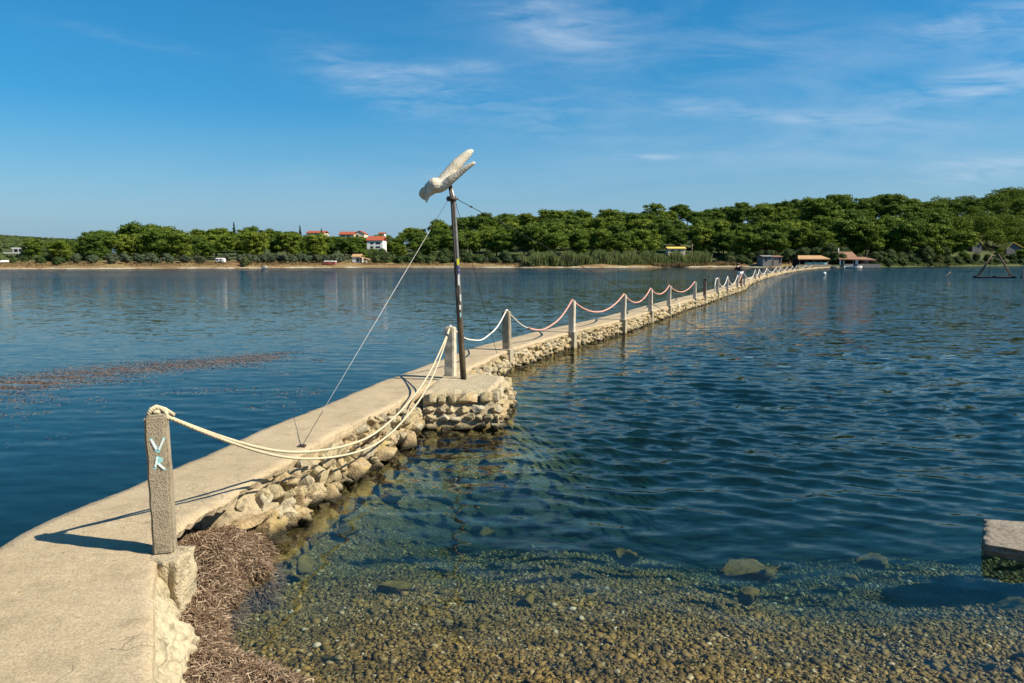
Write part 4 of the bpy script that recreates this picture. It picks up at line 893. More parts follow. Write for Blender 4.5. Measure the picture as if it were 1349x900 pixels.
# windows in the wood through which the houses show: (u0, u1, Y of house, lowest v a tree in front may reach)
HOLES = [(400, 431, 400, 308.5), (443, 482, 400, 311.5), (483, 512, 300, 327.5), (500, 514, 420, 309), (8, 36, 330, 337), (0, 12, 210, 352), (878, 906, 300, 331), (1282, 1296, 372, 331), (1325, 1350, 372, 328), (460, 486, 262, 347), (283, 296, 222, 347)]
def limit(u, Y, H, z, halfw):
    """largest height allowed"""
    px = halfw / Y * 1000
    for (u0, u1, Yh, vl) in HOLES:
        if u0 - px * .8 < u < u1 + px * .8 and Y < Yh: H = min(H, 1.96 + (345 - vl) / 1000 * Y - z)
    return H
cand = []
rr = random.Random(11)
for row, t0 in enumerate([17, 26, 37, 50, 65, 82, 100, 120, 142, 166]):
    a = -0.80 + rr.uniform(0, .02)
    while a < 0.78:
        t = t0 + rr.uniform(-4.5, 4.5); u = 674.5 + a * 1000; Y = float(shore_d(a)) + t
        step = rr.uniform(7.2, 11.5) * (1.25 if a > .33 else 1.0) * (1.0 + 0.15 * (row > 6)); a += step / Y
        if u < 36: continue
        if u < 108 and (t > 60 or rr.random() < 0.25): continue
        if 108 < u < 680 and t < (26 if u < 480 else 34): continue
        if 680 <= u < 960 and t < 30: continue
        if 960 <= u < 1010 and t < 20: continue
        if 1020 < u < 1160 and t < 27: continue
        if 1270 < u < 1340 and t < 36: continue
        g = ground(u, Y); H = rr.uniform(7.4, 11.2) * (1.38 if u > 1000 else 1.08) * (1.08 if row < 2 else 1)
        if u < 110: H = rr.uniform(5.5, 7)
        elif u < 600: H *= rr.uniform(.70, .92)
        if rr.random() < .12: H *= 1.15
        if 350 < u < 540 and t > 60: H *= 0.85
        H2 = limit(u, Y, H, g.z, H * 0.46)
        if H2 < 0.3 * H: continue
        vt = 345 - (g.z + H2 - 1.96) / Y * 1000
        cand.append((u, Y, g, H2, rr.random() * 6.28, rr.randrange(9)))
# a wood with many crowns: those standing nearest are separate trees, the farthest belong to one far-off mass
cand.sort(key=lambda c: c[1] - (70 if c[3] + c[2].z > (345 - np.interp(c[0], HU, VT)) / 1000 * c[1] else 0))
ZU = [(110, 'left of the white caravan'), (283, 'above the white caravan'), (400, 'around the red village roofs'), (514, 'left of the bird pole'), (604, 'just right of the bird pole'), (760, 'above the cane reeds'), (880, 'behind the yellow-fronted hut'), (1000, 'behind the straw pavilion'), (1100, 'behind the brown-roofed restaurant'), (1160, 'right of the restaurant'), (1270, 'around the tent cabins'), (1400, 'past the right edge slope'), (9999, '')]
def zone(u):
    z = 'at the far left end'
    for q, nm in ZU:
        if u >= q: z = nm
    return z
for (u, Y, g, H, rz, k) in cand[:298]:
    t = Y - float(shore_d((u - 674.5) / 1000)); row = 'front' if t < 45 else ('middle' if t < 90 else 'ridge')
    plant_tree('pine_tree', PINES[k], g, H / 9.0, rz, 'round-crowned pine in the %s rows %s' % (row, zone(u)), 'tree', 'pines in the %s rows %s' % (row, zone(u)), rr.uniform(.95, 1.05))
rest = cand[298:]
print('pines', len(cand), 'rest', len(rest))
def merge_wood(items):
    Vs = []; Fs = []; off = 0; cache = {}
    for (u, Y, g, H, rz, k) in items:
        if k not in cache:
            me = PINES[k][0]; V = np.empty(len(me.vertices) * 3, np.float32); me.vertices.foreach_get('co', V); cache[k] = (V.reshape(-1, 3), [p.vertices[:] for p in me.polygons])
        V, F = cache[k]; q = [f for f in F if len(f) == 4]; q = np.array(q); c, s = math.cos(rz), math.sin(rz); W_ = V * (H / 9.0); W_ = np.stack([W_[:, 0] * c - W_[:, 1] * s + g.x, W_[:, 0] * s + W_[:, 1] * c + g.y, W_[:, 2] + g.z], 1)
        nq = q.max() + 1; Vs.append(W_[:nq]); Fs.append(q + off); off += nq
    return np_mesh('distant_wood', np.vstack(Vs), np.vstack(Fs), 4)
if rest:
    o = link('distant_wood', merge_wood(rest), M['pine']); tag(o, 'back of the pine wood, crowns merging along the ridge behind the nearer pines', 'wood', None, 'stuff')
# taller pines that stand out on the skyline
for (u, Y, vt, k, lab) in [(1075, 330, 259, 2, 'tall flat-topped pine standing above the skyline over the restaurant'), (634, 330, 284, 4, 'broad pine crown standing out on the skyline just right of the pole')]:
    g = ground(u, Y); H = 1.96 + (345 - vt) / 1000 * Y - g.z; plant_tree('pine_tree', PINES[k], g, H / 9, 1, lab, 'tree', None)
for (u, Y, vt, lab) in [(312, 320, 293, 'dark pointed cypress rising above the wood, left of the village roofs'), (398, 330, 297, 'small dark cypress tip beside the leftmost red roof'), (426, 345, 301, 'small dark cypress between the red-roofed houses')]:
    g = ground(u, Y); H = 1.96 + (345 - vt) / 1000 * Y - g.z; plant_tree('cypress_tree', CYP, g, H / 9.6, 0, lab, 'tree', 'cypresses above the wood')
# olives in rows on the left bank
n = 0
for t0, ulo, uhi, st in [(10, 104, 284, 4.6), (14, 104, 430, 4.2), (13, 300, 455, 3.4), (19, 330, 470, 3.2), (12, 640, 700, 4.0)]:
    a = (ulo - 674.5) / 1000
    while a < (uhi - 674.5) / 1000:
        u = 674.5 + 1000 * a; Y = float(shore_d(a)) + t0 + rr.uniform(-1, 1); g = ground(u, Y); H = limit(u, Y, rr.uniform(2.3, 3.4), g.z, 1.5); a += rr.uniform(.8, 1.2) * st / Y
        if H < 1.2: continue
        plant_tree('olive_tree', OLIVES[n % 3], g, H / 3.2, rr.random() * 6, 'low grey-green olive tree on the bank %s' % zone(u), 'tree', 'olive trees on the bank %s' % zone(u)); n += 1
# bushes and broad trees
n = 0
for (ulo, uhi, t0, st, hh) in [(480, 700, 13, 4.2, 3.0), (500, 690, 20, 4.4, 3.8), (550, 700, 27, 5, 4.5), (960, 1030, 8, 3.5, 3.6), (960, 1010, 14, 4, 5), (1150, 1360, 5, 4.2, 2.8), (1150, 1275, 10, 4.5, 4.2), (1160, 1360, 17, 5, 4.6), (1088, 1108, 9, 3, 4.0), (1150, 1185, 8, 3, 4.5), (20, 110, 15, 6, 2.6), (36, 130, 24, 6, 3.5), (700, 960, 26, 5, 4.2), (1000, 1060, 14, 4, 5.5), (1040, 1150, 24, 4.5, 6)]:
    a = (ulo - 674.5) / 1000
    while a < (uhi - 674.5) / 1000:
        u = 674.5 + 1000 * a; Y = float(shore_d(a)) + t0 + rr.uniform(-2, 2); g = ground(u, Y); H = limit(u, Y, hh * rr.uniform(.6, 1.25), g.z, 2); a += rr.uniform(.75, 1.3) * st / Y
        if H < 0.8 or n > 290: continue
        pr = BUSHES[n % 4] if H < 4.2 else BROAD[n % 3]; plant_tree('bush', pr, g, H / (3.0 if H < 4.2 else 7.2), rr.random() * 6, 'leafy green bush %s %s' % ('at the shore' if t0 < 12 else 'at the foot of the wood', zone(u)), 'bush', 'bushes %s %s' % ('at the shore' if t0 < 12 else 'at the foot of the wood', zone(u))); n += 1
print('bushes', n)
for (u, t_, vt) in [(485, 36, 326.5), (491, 38, 328.5), (498, 37, 328), (505, 38, 325)]:
    Y = float(shore_d((u - 674.5) / 1000)) + t_; g = ground(u, Y); H = 1.96 + (345 - vt) / 1000 * Y - g.z; plant_tree('bush', BROAD[u % 3], g, H / 7.2, u, 'tall bush standing right in front of the white two-storey house', 'bush', 'bushes before the white house')
for (u, Y0, H, lab) in [(78, 6, 2.6, 'lone dark bush on the bare reddish bank at far left'), (1215, 9, 8.5, 'largest dark round tree standing at the water right of the restaurant'), (1238, 12, 8.0, 'bushy bright green tree beside the largest dark round tree'), (1188, 18, 7.5, 'round tree with a pale olive crown left of the largest dark tree'), (325, 3, 3.2, 'small bright green tree at the waterline right of the white caravan'), (1170, 13, 6.0, 'yellowish green tree at the right end of the brown-roofed restaurant')]:
    a = (u - 674.5) / 1000; Y = float(shore_d(a)) + Y0; g = ground(u, Y); plant_tree('broadleaf_tree', BROAD[int(u) % 3], g, H / 7.2, u, lab, 'tree', None)
# scrub covering the far-left hill
def scrub():
    r = np.random.default_rng(5); n = 5200; a = r.uniform(-0.95, -0.53, n); t = 35 + 300 * r.uniform(0, 1, n) ** 0.8; Y = shore_d(a) + t; Vs = []
    X = a * Y; Z = terr(a, t); keep = ~((a > -0.672) & (a < -0.636) & (Y < 335) & (Y > 240)); X, Y, Z = X[keep], Y[keep], Z[keep]; n = len(X)
    size = r.uniform(0.9, 2.4, n); Q = []
    for k in range(14):
        d = r.normal(size=(n, 3)); d[:, 2] = np.abs(d[:, 2]); d /= np.linalg.norm(d, axis=1)[:, None]; P = np.stack([X, Y, Z], 1) + d * size[:, None] * np.array([1, 1, .75]); t1 = np.cross(d, r.normal(size=(n, 3))); t1 /= np.linalg.norm(t1, axis=1)[:, None]; b = np.cross(d, t1); s = (size * .45)[:, None]
        Q.append(np.stack([P - t1 * s - b * s, P + t1 * s - b * s * .8, P + t1 * s * .9 + b * s, P - t1 * s + b * s * .7], 1).reshape(-1, 3))
    V = np.vstack(Q); return np_mesh('scrub', V, np.arange(len(V)).reshape(-1, 4), 4)
tag(link('scrub', scrub(), M['bush']), 'low green scrub covering the hill at far left', 'scrub', None, 'stuff')
def blades(n, f, h, w, name, mat, lab, cat, seed):
    r = np.random.default_rng(seed); P = f(r, n); hh = h * r.uniform(.55, 1.15, n) * (0.75 + 0.35 * np.sin(P[:, 0] * 0.9) * np.sin(P[:, 0] * 0.23 + 1)); th = r.uniform(0, 3.14, n); d = np.stack([np.cos(th), np.sin(th), 0 * th], 1) * w; ln = r.normal(size=(n, 3)) * 0.16; ln[:, 2] = 1; up = ln * hh[:, None]
    Q = np.stack([P - d, P + d, P + up * .7 + d * 1.3, P + up, ], 1); V = Q.reshape(-1, 3); return tag(link(name, np_mesh(name, V, np.arange(len(V)).reshape(-1, 4), 4), M[mat]), lab, cat, None, 'stuff')
def strip(ulo, uhi, tlo, thi):
    def f(r, n):
        a = (r.uniform(ulo, uhi, n) - 674.5) / 1000; t = r.uniform(tlo, thi, n); Y = shore_d(a) + t; return np.stack([a * Y, Y, terr(a, t)], 1)
    return f
blades(26000, strip(690, 935, 4, 22), 4.1, 0.11, 'reeds', 'reed', 'pale green cane reeds lining the shore below the yellow hut', 'reeds', 1)
blades(9000, strip(860, 968, 2.5, 9), 1.3, 0.07, 'dry_grass', 'dry', 'dry tan grass behind the pink shingle left of the walker', 'grass', 2)
blades(16000, strip(-60, 700, 4, 24), 0.5, 0.10, 'bank_grass', 'dry', 'short dry grass on the brown bank of the far shore', 'grass', 3)
blades(9000, strip(1150, 1400, 2, 9), 0.9, 0.10, 'shore_grass', 'reed', 'yellow-green grass fringe along the right-hand shore', 'grass', 4)

# ------------------------------------------------------------------ buildings
def px_box(u0, u1, v0, v1, Y): 
    a = gy(u0, v1, Y); b = gy(u1, v0, Y); return a.x, b.x, a.z, b.z
def gable(mb, x0, x1, y0, y1, z, h, over=0.3, th=0.18, axis='x'):
    x0 -= over; x1 += over; y0 -= over; y1 += over
    if axis == 'x': ym = (y0 + y1) / 2; pts = [(x0, y0, z), (x1, y0, z), (x1, ym, z + h), (x0, ym, z + h), (x0, y1, z), (x1, y1, z)]
    else: xm = (x0 + x1) / 2; pts = [(x0, y1, z), (x0, y0, z), (xm, y0, z + h), (xm, y1, z + h), (x1, y1, z), (x1, y0, z)]
    low = [(p[0], p[1], p[2] - th) for p in pts]
    mb.poly(pts + low, [(0, 1, 2, 3), (3, 2, 5, 4), (7, 6, 9, 8), (8, 9, 10, 11), (0, 6, 7, 1), (4, 5, 11, 10), (0, 3, 9, 6), (3, 4, 10, 9), (1, 7, 8, 2), (2, 8, 11, 5)])
def house(name, u0, u1, vr, ve, vb, Y, depth, wall, roof, lab, windows=(), chimneys=(), axis='x', cat='house', grp=None, foot=3.0, gable_wall=True):
    x0, x1, zb, ze = px_box(u0, u1, ve, vb, Y); zr = gy(u0, vr, Y).z + 0.0
    h = empty(name, ((x0 + x1) / 2, Y + depth / 2, zb), 0, lab, cat, grp)
    mb = MB(); mb.box(((x0 + x1) / 2, Y + depth / 2, (ze + zb - foot) / 2), (x1 - x0, depth, ze - zb + foot))
    if axis == 'y': xm = (x0 + x1) / 2; mb.poly([(x0 + .02, Y + .02, ze - .02), (x1 - .02, Y + .02, ze - .02), (xm, Y + .02, zr - .12)], [(0, 1, 2)])
    local(mb.build('wall', M[wall], h))
    mb = MB(); gable(mb, x0, x1, Y, Y + depth, ze + 0.1, max(zr - ze, 0.4), axis=axis); rf = local(mb.build('roof', M[roof], h))
    for (cu, cv) in chimneys:
        c = gy(cu, cv, Y + depth * .4); mb = MB(); mb.box((c.x, c.y, c.z - 0.8), (0.6, 0.6, 1.8)); mb.box((c.x, c.y, c.z + 0.15), (0.8, 0.8, 0.14)); k = mb.build('chimney', M['white'], rf); k.matrix_parent_inverse = Matrix.Translation(-Vector(h.location))
    for (a, b, c, d) in windows:
        wx0, wx1, wz0, wz1 = px_box(a, b, c, d, Y); mb = MB(); cx, cz, ww, wh = (wx0 + wx1) / 2, (wz0 + wz1) / 2, wx1 - wx0, wz1 - wz0
        mb.box((cx, Y - 0.01, cz), (ww, 0.08, wh)); w_ = local(mb.build('window', M['glass'], h)); mb = MB()
        for (ox, oz, sx, sz) in ((0, wh / 2, ww + .16, .1), (0, -wh / 2, ww + .24, .12), (-ww / 2, 0, .1, wh), (ww / 2, 0, .1, wh)): mb.box((cx + ox, Y - 0.06, cz + oz), (sx, 0.10, sz))
        f_ = mb.build('frame', M['white'], w_); f_.matrix_parent_inverse = Matrix.Translation(-Vector(h.location))
    return h
VG = 'red-roofed houses above the far wood'
house('house', 404, 427, 304, 307, 316, 360, 9, 'cream', 'roof_red', 'leftmost red-roofed house showing as a low roof above the far wood', [(408, 411, 308, 310), (414, 417, 308, 310)], [(419, 303)], grp=VG)
house('house', 447, 466, 305, 309, 318, 360, 9, 'cream', 'roof_red', 'long bright red roof above the wood, left of the pale gable', [(450, 454, 310, 312), (457, 461, 310, 312)], grp=VG)
house('house', 467, 480, 304, 308, 318, 362, 9, 'cream', 'roof_red', 'cream house with a pale gable end joined to the long red roof', [(469, 472, 309.5, 312)], axis='y', grp=VG)
house('house', 483.5, 504, 311, 317, 329, 292, 9, 'white', 'roof_red', 'white two-storey house with a bright red roof in a gap of the far wood', [(488, 492, 319, 321.8), (495, 501, 319, 321.8), (488, 492, 324.5, 326.8), (495, 501, 324.5, 326.8)], [(497, 311)], grp=VG)
house('house', 499, 506, 306, 308, 314, 390, 6, 'white', 'roof_red', 'small white house peeking out right above the white two-storey house', [(501, 503, 309.5, 311)], grp=VG)
o = house('bungalow', 464, 474, 335, 338.5, 346, 258, 6, 'white', 'roof_tan', 'low white bungalow with a dark veranda on the bank, left of the pole', [(469.5, 473, 340, 344.5)], [(457 + 8, 333), (471.5, 333.5)])
x0, x1, zb, ze = px_box(474, 483, 341, 346, 257); mb = MB(); mb.poly([(x0, 257, ze + .6), (x1 + .6, 257, ze - .1), (x1 + .6, 262, ze - .1), (x0, 262, ze + .6), (x0, 257, ze + .45), (x1 + .6, 257, ze - .25), (x1 + .6, 262, ze - .25), (x0, 262, ze + .45)], [(0, 1, 2, 3), (7, 6, 5, 4), (0, 4, 5, 1), (1, 5, 6, 2), (2, 6, 7, 3)]); local(mb.build('veranda_roof', M['roof_tan'], o))
for q in (0.35, 0.95): mb = MB(); mb.box((x0 + (x1 - x0) * q, 257.3, (ze + zb) / 2 - .3), (.3, .3, ze - zb + .4)); local(mb.build('post', M['white'], o))
# modern white villa, far left
Yv = 300
vil = empty('villa', tuple(gy(22, 337, Yv)), 0, 'modern white flat-roofed villa with dark windows on the hillside at far left', 'house')
for nm, (a, b, c, d), dy, dep, mt in [('wall', (17, 30, 327.5, 334), 0, 8, 'white'), ('roof', (15.5, 30.8, 326.3, 327.6), -.6, 9, 'white'), ('terrace', (9, 32, 332.8, 334.2), -2.5, 5, 'white'), ('wall', (25.5, 27.2, 334.2, 337), -1, 3, 'white'), ('wall', (18, 25, 334.4, 340), .5, 6, 'grey')]:
    x0, x1, z0, z1 = px_box(a, b, c, d, Yv); mb = MB(); mb.box(((x0 + x1) / 2, Yv + dy + dep / 2, (z0 + z1) / 2), (x1 - x0, dep, z1 - z0)); local(mb.build(nm, M[mt], vil))
for (a, b, c, d) in [(18.8, 23.3, 328.6, 332.2), (25.2, 27.6, 328.4, 332.2), (28.2, 29.4, 328.6, 332)]:
    x0, x1, z0, z1 = px_box(a, b, c, d, Yv); mb = MB(); mb.box(((x0 + x1) / 2, Yv - .05, (z0 + z1) / 2), (x1 - x0, .16, z1 - z0)); local(mb.build('window', M['glass'], vil))
# little white hut at left edge
house('hut', 0, 8.5, 344.2, 345.3, 350.5, 203, 3, 'white', 'white', 'tiny white hut with two dark openings at the left end of the far bank', [(2.6, 3.8, 346.2, 348.6), (5.2, 6.2, 346.2, 348)], foot=.6, cat='hut')
# caravan
cv = empty('caravan', tuple(gy(289, 347, 222)), 0, 'white caravan parked on the bank below the far wood', 'caravan'); x0, x1, z0, z1 = px_box(283.5, 295.5, 340, 345.6, 222)
mb = MB(); mb.box(((x0 + x1) / 2, 223, (z0 + z1) / 2), (x1 - x0, 2.0, z1 - z0), bev=.25); local(mb.build('body', M['white'], cv))
for k in (.25, .6): mb = MB(); mb.box((x0 + (x1 - x0) * k, 221.98, z0 + (z1 - z0) * .62), (.55, .06, .4)); local(mb.build('window', M['glass'], cv))
for k in (.42, .58): mb = MB(); mb.tube([(x0 + (x1 - x0) * k, 222.0, z0), (x0 + (x1 - x0) * k, 222.2, z0)], .32, 14); local(mb.build('wheel', M['dark'], cv))
# upturned red and white boat on the bank
def boat(name, u0, u1, vt, vb, Y, hull, lab, grp=None, rz=0.0, cabin=False):
    x0, x1, z0, z1 = px_box(u0, u1, vt, vb, Y); L = x1 - x0; o = empty(name, ((x0 + x1) / 2, Y, z0), rz, lab, 'boat', grp); n = 14; bm = bmesh.new(); rows = []; h = (z1 - z0)
    for i in range(n):
        s = i / (n - 1); x = (s - .5) * L; w = L * .17 * (1 - (max(0, s - .35) / .65) ** 2.2) * (0.85 + .15 * min(1, s * 4)) + .02; rows.append([bm.verts.new(p) for p in ((x, -w, h * (.75 + .25 * s)), (x, -w * .75, h * .2), (x, 0, -.15 + .1 * s), (x, w * .75, h * .2), (x, w, h * (.75 + .25 * s)), (x, w * .8, h * .55), (x, 0, h * .35), (x, -w * .8, h * .55))])
    for i in range(n - 1):
        for j in range(8): bm.faces.new([rows[i][j], rows[i][(j + 1) % 8], rows[i + 1][(j + 1) % 8], rows[i + 1][j]])
    bm.faces.new(rows[0][::-1]); bm.faces.new(rows[-1]); bmesh.ops.recalc_face_normals(bm, faces=bm.faces[:]); me = bpy.data.meshes.new('hull'); bm.to_mesh(me); bm.free(); link('hull', me, M[hull], o)
    for s in (-.2, .12): mb = MB(); mb.box((s * L, 0, h * .62), (.25, L * .28, .07)); mb.build('bench', M['wood'], o)
    mb = MB(); mb.box((-L / 2 - .12, 0, h * .75), (.28, .3, .6), bev=.05); mb.build('outboard_motor', M['dark'], o)
    if cabin: mb = MB(); mb.box((L * .12, 0, h + .2), (L * .16, L * .2, .7), bev=.08, taper=.8); mb.build('windscreen', M['glass'], o)
    return o
boat('boat', 426, 443, 344.2, 348.5, 238, 'red_paint', 'red boat with white top laid up on the bank left of the bungalow'); x0, x1, z0, z1 = px_box(427, 443, 343.6, 345.4, 238)
mb = MB(); mb.box(((x0 + x1) / 2, 238, (z0 + z1) / 2), (x1 - x0, 1.2, z1 - z0), bev=.1); ob = mb.build('cover', M['white'], [q for q in C.objects if q.name.startswith('boat')][0]); local(ob)
boat('boat', 1112, 1136, 350.2, 353.6, 243, 'white', 'white motorboat moored in front of the brown-roofed restaurant', cabin=True)
boat('boat', 1089, 1106, 350.6, 353.6, 243, 'grey', 'small grey rowing boat moored at the end of the causeway', rz=.1)
boat('boat', 345, 352, 350.5, 353, 216, 'white', 'small white dinghy at the waterline left of centre on the far bank')
# yellow-fronted hut behind the reeds
o = house('hut', 880, 903, 325.4, 327.6, 334, 272, 5, 'cream', 'yellow', 'low hut with a bright yellow eave behind the reeds', [(884, 888, 329, 331.5), (893, 897, 329, 331.5)], [(893, 323.2), (903.5, 326)], cat='hut', foot=1)
mb = MB(); p = ground(910, 268); mb.tube([p, p + Vector((0, 0, 7.2))], .14, 8); mb.tube([p + Vector((-.7, 0, 6.6)), p + Vector((.7, 0, 6.6))], .05, 6); tag(mb.build('utility_pole', M['wood']), 'grey wooden utility pole right of the yellow-fronted hut', 'pole')
# grey sheds behind the causeway end
house('shed', 1005, 1018, 336.6, 338.2, 347.5, 262, 6, 'grey', 'grey', 'grey concrete shed left of the straw-roofed pavilion', [(1008, 1011, 340.5, 344)], cat='shed', foot=1)
house('shed', 1019, 1030, 337, 338.6, 347.5, 264, 6, 'grey', 'roof_brown', 'darker shed with a white door beside the grey concrete shed', [(1026.5, 1028.8, 340, 346)], cat='shed', foot=1)
# straw-roofed pavilion
pv = empty('pavilion', tuple(gy(1072, 348, 256)), 0, 'open pavilion with a tan straw roof at the end of the causeway', 'pavilion'); x0, x1, z0, z1 = px_box(1052, 1092, 341, 351, 254)
mb = MB(); zr = gy(1072, 336.5, 258).z; mb.poly([(x0 - .4, 253.5, z1), (x1 + .3, 253.5, z1), (x1 - .3, 260, zr), (x0 + 1.8, 260, zr), (x0 - .4, 253.5, z1 - .3), (x1 + .3, 253.5, z1 - .3), (x1 - .3, 260, zr - .3), (x0 + 1.8, 260, zr - .3)], [(0, 1, 2, 3), (7, 6, 5, 4), (0, 4, 5, 1), (1, 5, 6, 2), (2, 6, 7, 3), (3, 7, 4, 0)]); local(mb.build('roof', M['roof_tan'], pv))
for k in (0, .25, .5, .75, 1): mb = MB(); mb.box((x0 + .3 + (x1 - x0 - .6) * k, 254, (z0 + z1) / 2 - .2), (.2, .2, z1 - z0)); local(mb.build('post', M['wood'], pv))
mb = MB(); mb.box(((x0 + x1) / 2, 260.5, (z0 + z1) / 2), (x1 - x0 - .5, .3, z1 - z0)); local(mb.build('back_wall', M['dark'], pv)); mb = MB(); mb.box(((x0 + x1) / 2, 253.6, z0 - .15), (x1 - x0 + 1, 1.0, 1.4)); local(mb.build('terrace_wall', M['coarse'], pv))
mb = MB(); mb.box(((x0 + x1) / 2 + 1, 254.6, z0 + .95), (7.5, .08, .7)); local(mb.build('railing', M['blue_paint'], pv))
# restaurant
rs = empty('restaurant', tuple(gy(1128, 350, 262)), 0, 'long low restaurant with a two-level brown tiled roof and shady terrace at the water', 'restaurant'); x0, x1, z0, z1 = px_box(1106, 1150, 341, 351.5, 256)
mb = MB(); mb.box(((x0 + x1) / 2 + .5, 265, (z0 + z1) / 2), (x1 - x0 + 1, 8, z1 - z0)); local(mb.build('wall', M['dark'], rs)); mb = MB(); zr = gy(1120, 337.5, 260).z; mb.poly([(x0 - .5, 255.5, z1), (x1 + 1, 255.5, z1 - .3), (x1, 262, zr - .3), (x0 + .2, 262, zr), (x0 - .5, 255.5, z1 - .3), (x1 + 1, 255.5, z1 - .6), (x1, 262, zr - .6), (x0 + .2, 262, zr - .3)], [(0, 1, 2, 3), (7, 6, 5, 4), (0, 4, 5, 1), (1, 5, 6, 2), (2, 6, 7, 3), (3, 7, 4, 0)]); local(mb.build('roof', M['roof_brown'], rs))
a0, a1, c0, c1 = px_box(1105, 1128, 332, 338.5, 262); mb = MB(); gable(mb, a0, a1, 262, 270, c0 + .1, c1 - c0); local(mb.build('upper_roof', M['roof_brown'], rs)); mb = MB(); mb.box(((a0 + a1) / 2, 266, c0 - 1), (a1 - a0, 7, 2)); local(mb.build('upper_wall', M['cream'], rs))
for k, wd, mt in ((.02, .5, 'white'), (.13, .3, 'cream'), (.42, .3, 'wood'), (.52, .9, 'white'), (.75, .3, 'wood'), (.98, .3, 'wood')): mb = MB(); mb.box((x0 + (x1 - x0) * k, 256.2, (z0 + z1) / 2 - .2), (wd, .3, z1 - z0 - .1)); local(mb.build('pillar', M[mt], rs))
mb = MB(); mb.box(((x0 + x1) / 2 + .3, 253.5, z0 + .25), (x1 - x0 + 1, 2.5, 1.3)); local(mb.build('terrace_wall', M['grey'], rs))
mb = MB(); mb.tube([(a0 - .2, 262, c0), (a0 - .2, 262, c1 + 1.2)], .15, 8); local(mb.build('chimney', M['white'], rs))
# tents / cabins on the right slope
for (u0, u1, um, vr, ve, vb, lab, Y) in [(1281, 1293.5, 1288, 315.2, 321, 329, 'grey tent cabin with a yellow roof on the right-hand slope', 365), (1326, 1350, 1334, 319, 327, 331, 'yellow-striped roof of a tent cabin cut by the right edge', 365)]:
    x0, x1, z0, z1 = px_box(u0, u1, ve, vb, Y); xm = gy(um, vr, Y).x; zr = gy(um, vr, Y).z; t_ = empty('tent_cabin', ((x0 + x1) / 2, Y, z0), 0, lab, 'cabin', 'tent cabins on the right slope'); mb = MB(); zz = z0 - 1.5
    mb.poly([(x0, Y, zz), (x1, Y, zz), (x1, Y, z1), (xm, Y, zr - .1), (x0, Y, z1), (x0, Y + 5, zz), (x1, Y + 5, zz), (x1, Y + 5, z1), (xm, Y + 5, zr - .1), (x0, Y + 5, z1)], [(0, 1, 2, 3, 4), (9, 8, 7, 6, 5), (0, 5, 6, 1), (1, 6, 7, 2), (4, 9, 5, 0), (2, 7, 8, 3), (3, 8, 9, 4)]); local(mb.build('wall', M['canvas'], t_))
    mb = MB(); mb.poly([(x0 - .4, Y - .6, z1 - .3), (xm, Y - .6, zr), (x1 + .5, Y - .6, z1 - .3), (x0 - .4, Y + 5.4, z1 - .3), (xm, Y + 5.4, zr), (x1 + .5, Y + 5.4, z1 - .3)] + [(x0 - .4, Y - .6, z1 - .5), (xm, Y - .6, zr - .25), (x1 + .5, Y - .6, z1 - .5), (x0 - .4, Y + 5.4, z1 - .5), (xm, Y + 5.4, zr - .25), (x1 + .5, Y + 5.4, z1 - .5)], [(0, 1, 4, 3), (1, 2, 5, 4), (0, 6, 7, 1), (1, 7, 8, 2), (6, 9, 10, 7), (7, 10, 11, 8), (2, 8, 11, 5), (3, 9, 6, 0), (4, 10, 9, 3), (5, 11, 10, 4)]); local(mb.build('roof', M['yellow'], t_))
# lamps / small white globes
for (u, v, Y, lab) in [(1004, 322, 285, 'white lamp globe on a pole in front of the trees above the grey shed'), (1262, 298, 380, 'tall white lamp on a pole in the wood on the right slope')]:
    p = gy(u, v, Y); g = ground(u, Y); o = empty('street_lamp', (p.x, Y, g.z), 0, lab, 'lamp', 'lamps on the far shore'); mb = MB(); mb.tube([(0, 0, -.5), (0, 0, p.z - g.z)], .06, 8); mb.build('pole', M['steel'], o); mb = MB(); mb.ball((0, 0, p.z - g.z + .1), .32, 2); mb.build('globe', M['white'], o)

# ------------------------------------------------------------------ things on the water
# pyramid raft
rf = empty('pyramid_raft', tuple(gz(1310, 366, 0)), -math.atan(0.633), 'floating dark raft carrying an open pyramid frame of rusty poles', 'raft'); cx, cy = rf.location.x, rf.location.y
mb = MB(); 
for k in range(5): mb.box((0, -1.1 + k * .55, .05), (4.6, .42, .2), bev=.06)
for sx in (-2.0, 0, 2.0): mb.box((sx, 0, .20), (.3, 2.6, .14), bev=.03)
mb.build('deck', M['darkwood'], rf)
ap = [Vector((-.33, -.1, 2.85)), Vector((.28, -.1, 2.85)), Vector((.28, .2, 2.85)), Vector((-.33, .2, 2.85))]; ft = [Vector((-1.85, -.8, .2)), Vector((1.85, -.8, .2)), Vector((1.62, .9, .2)), Vector((-1.62, .9, .2))]
for p, q in zip(ap, ft): mb = MB(); mb.tube([q, p], .07, 8); mb.build('leg', M['wood'], rf)
mb = MB(); mb.tube([ap[0], ap[1], ap[2], ap[3], ap[0]], .03, 6); mb.tube([(-.65, 0, .2), (-.4, 0, 2.8)], .03, 6); mb.build('rigging', M['wire_dark'], rf)
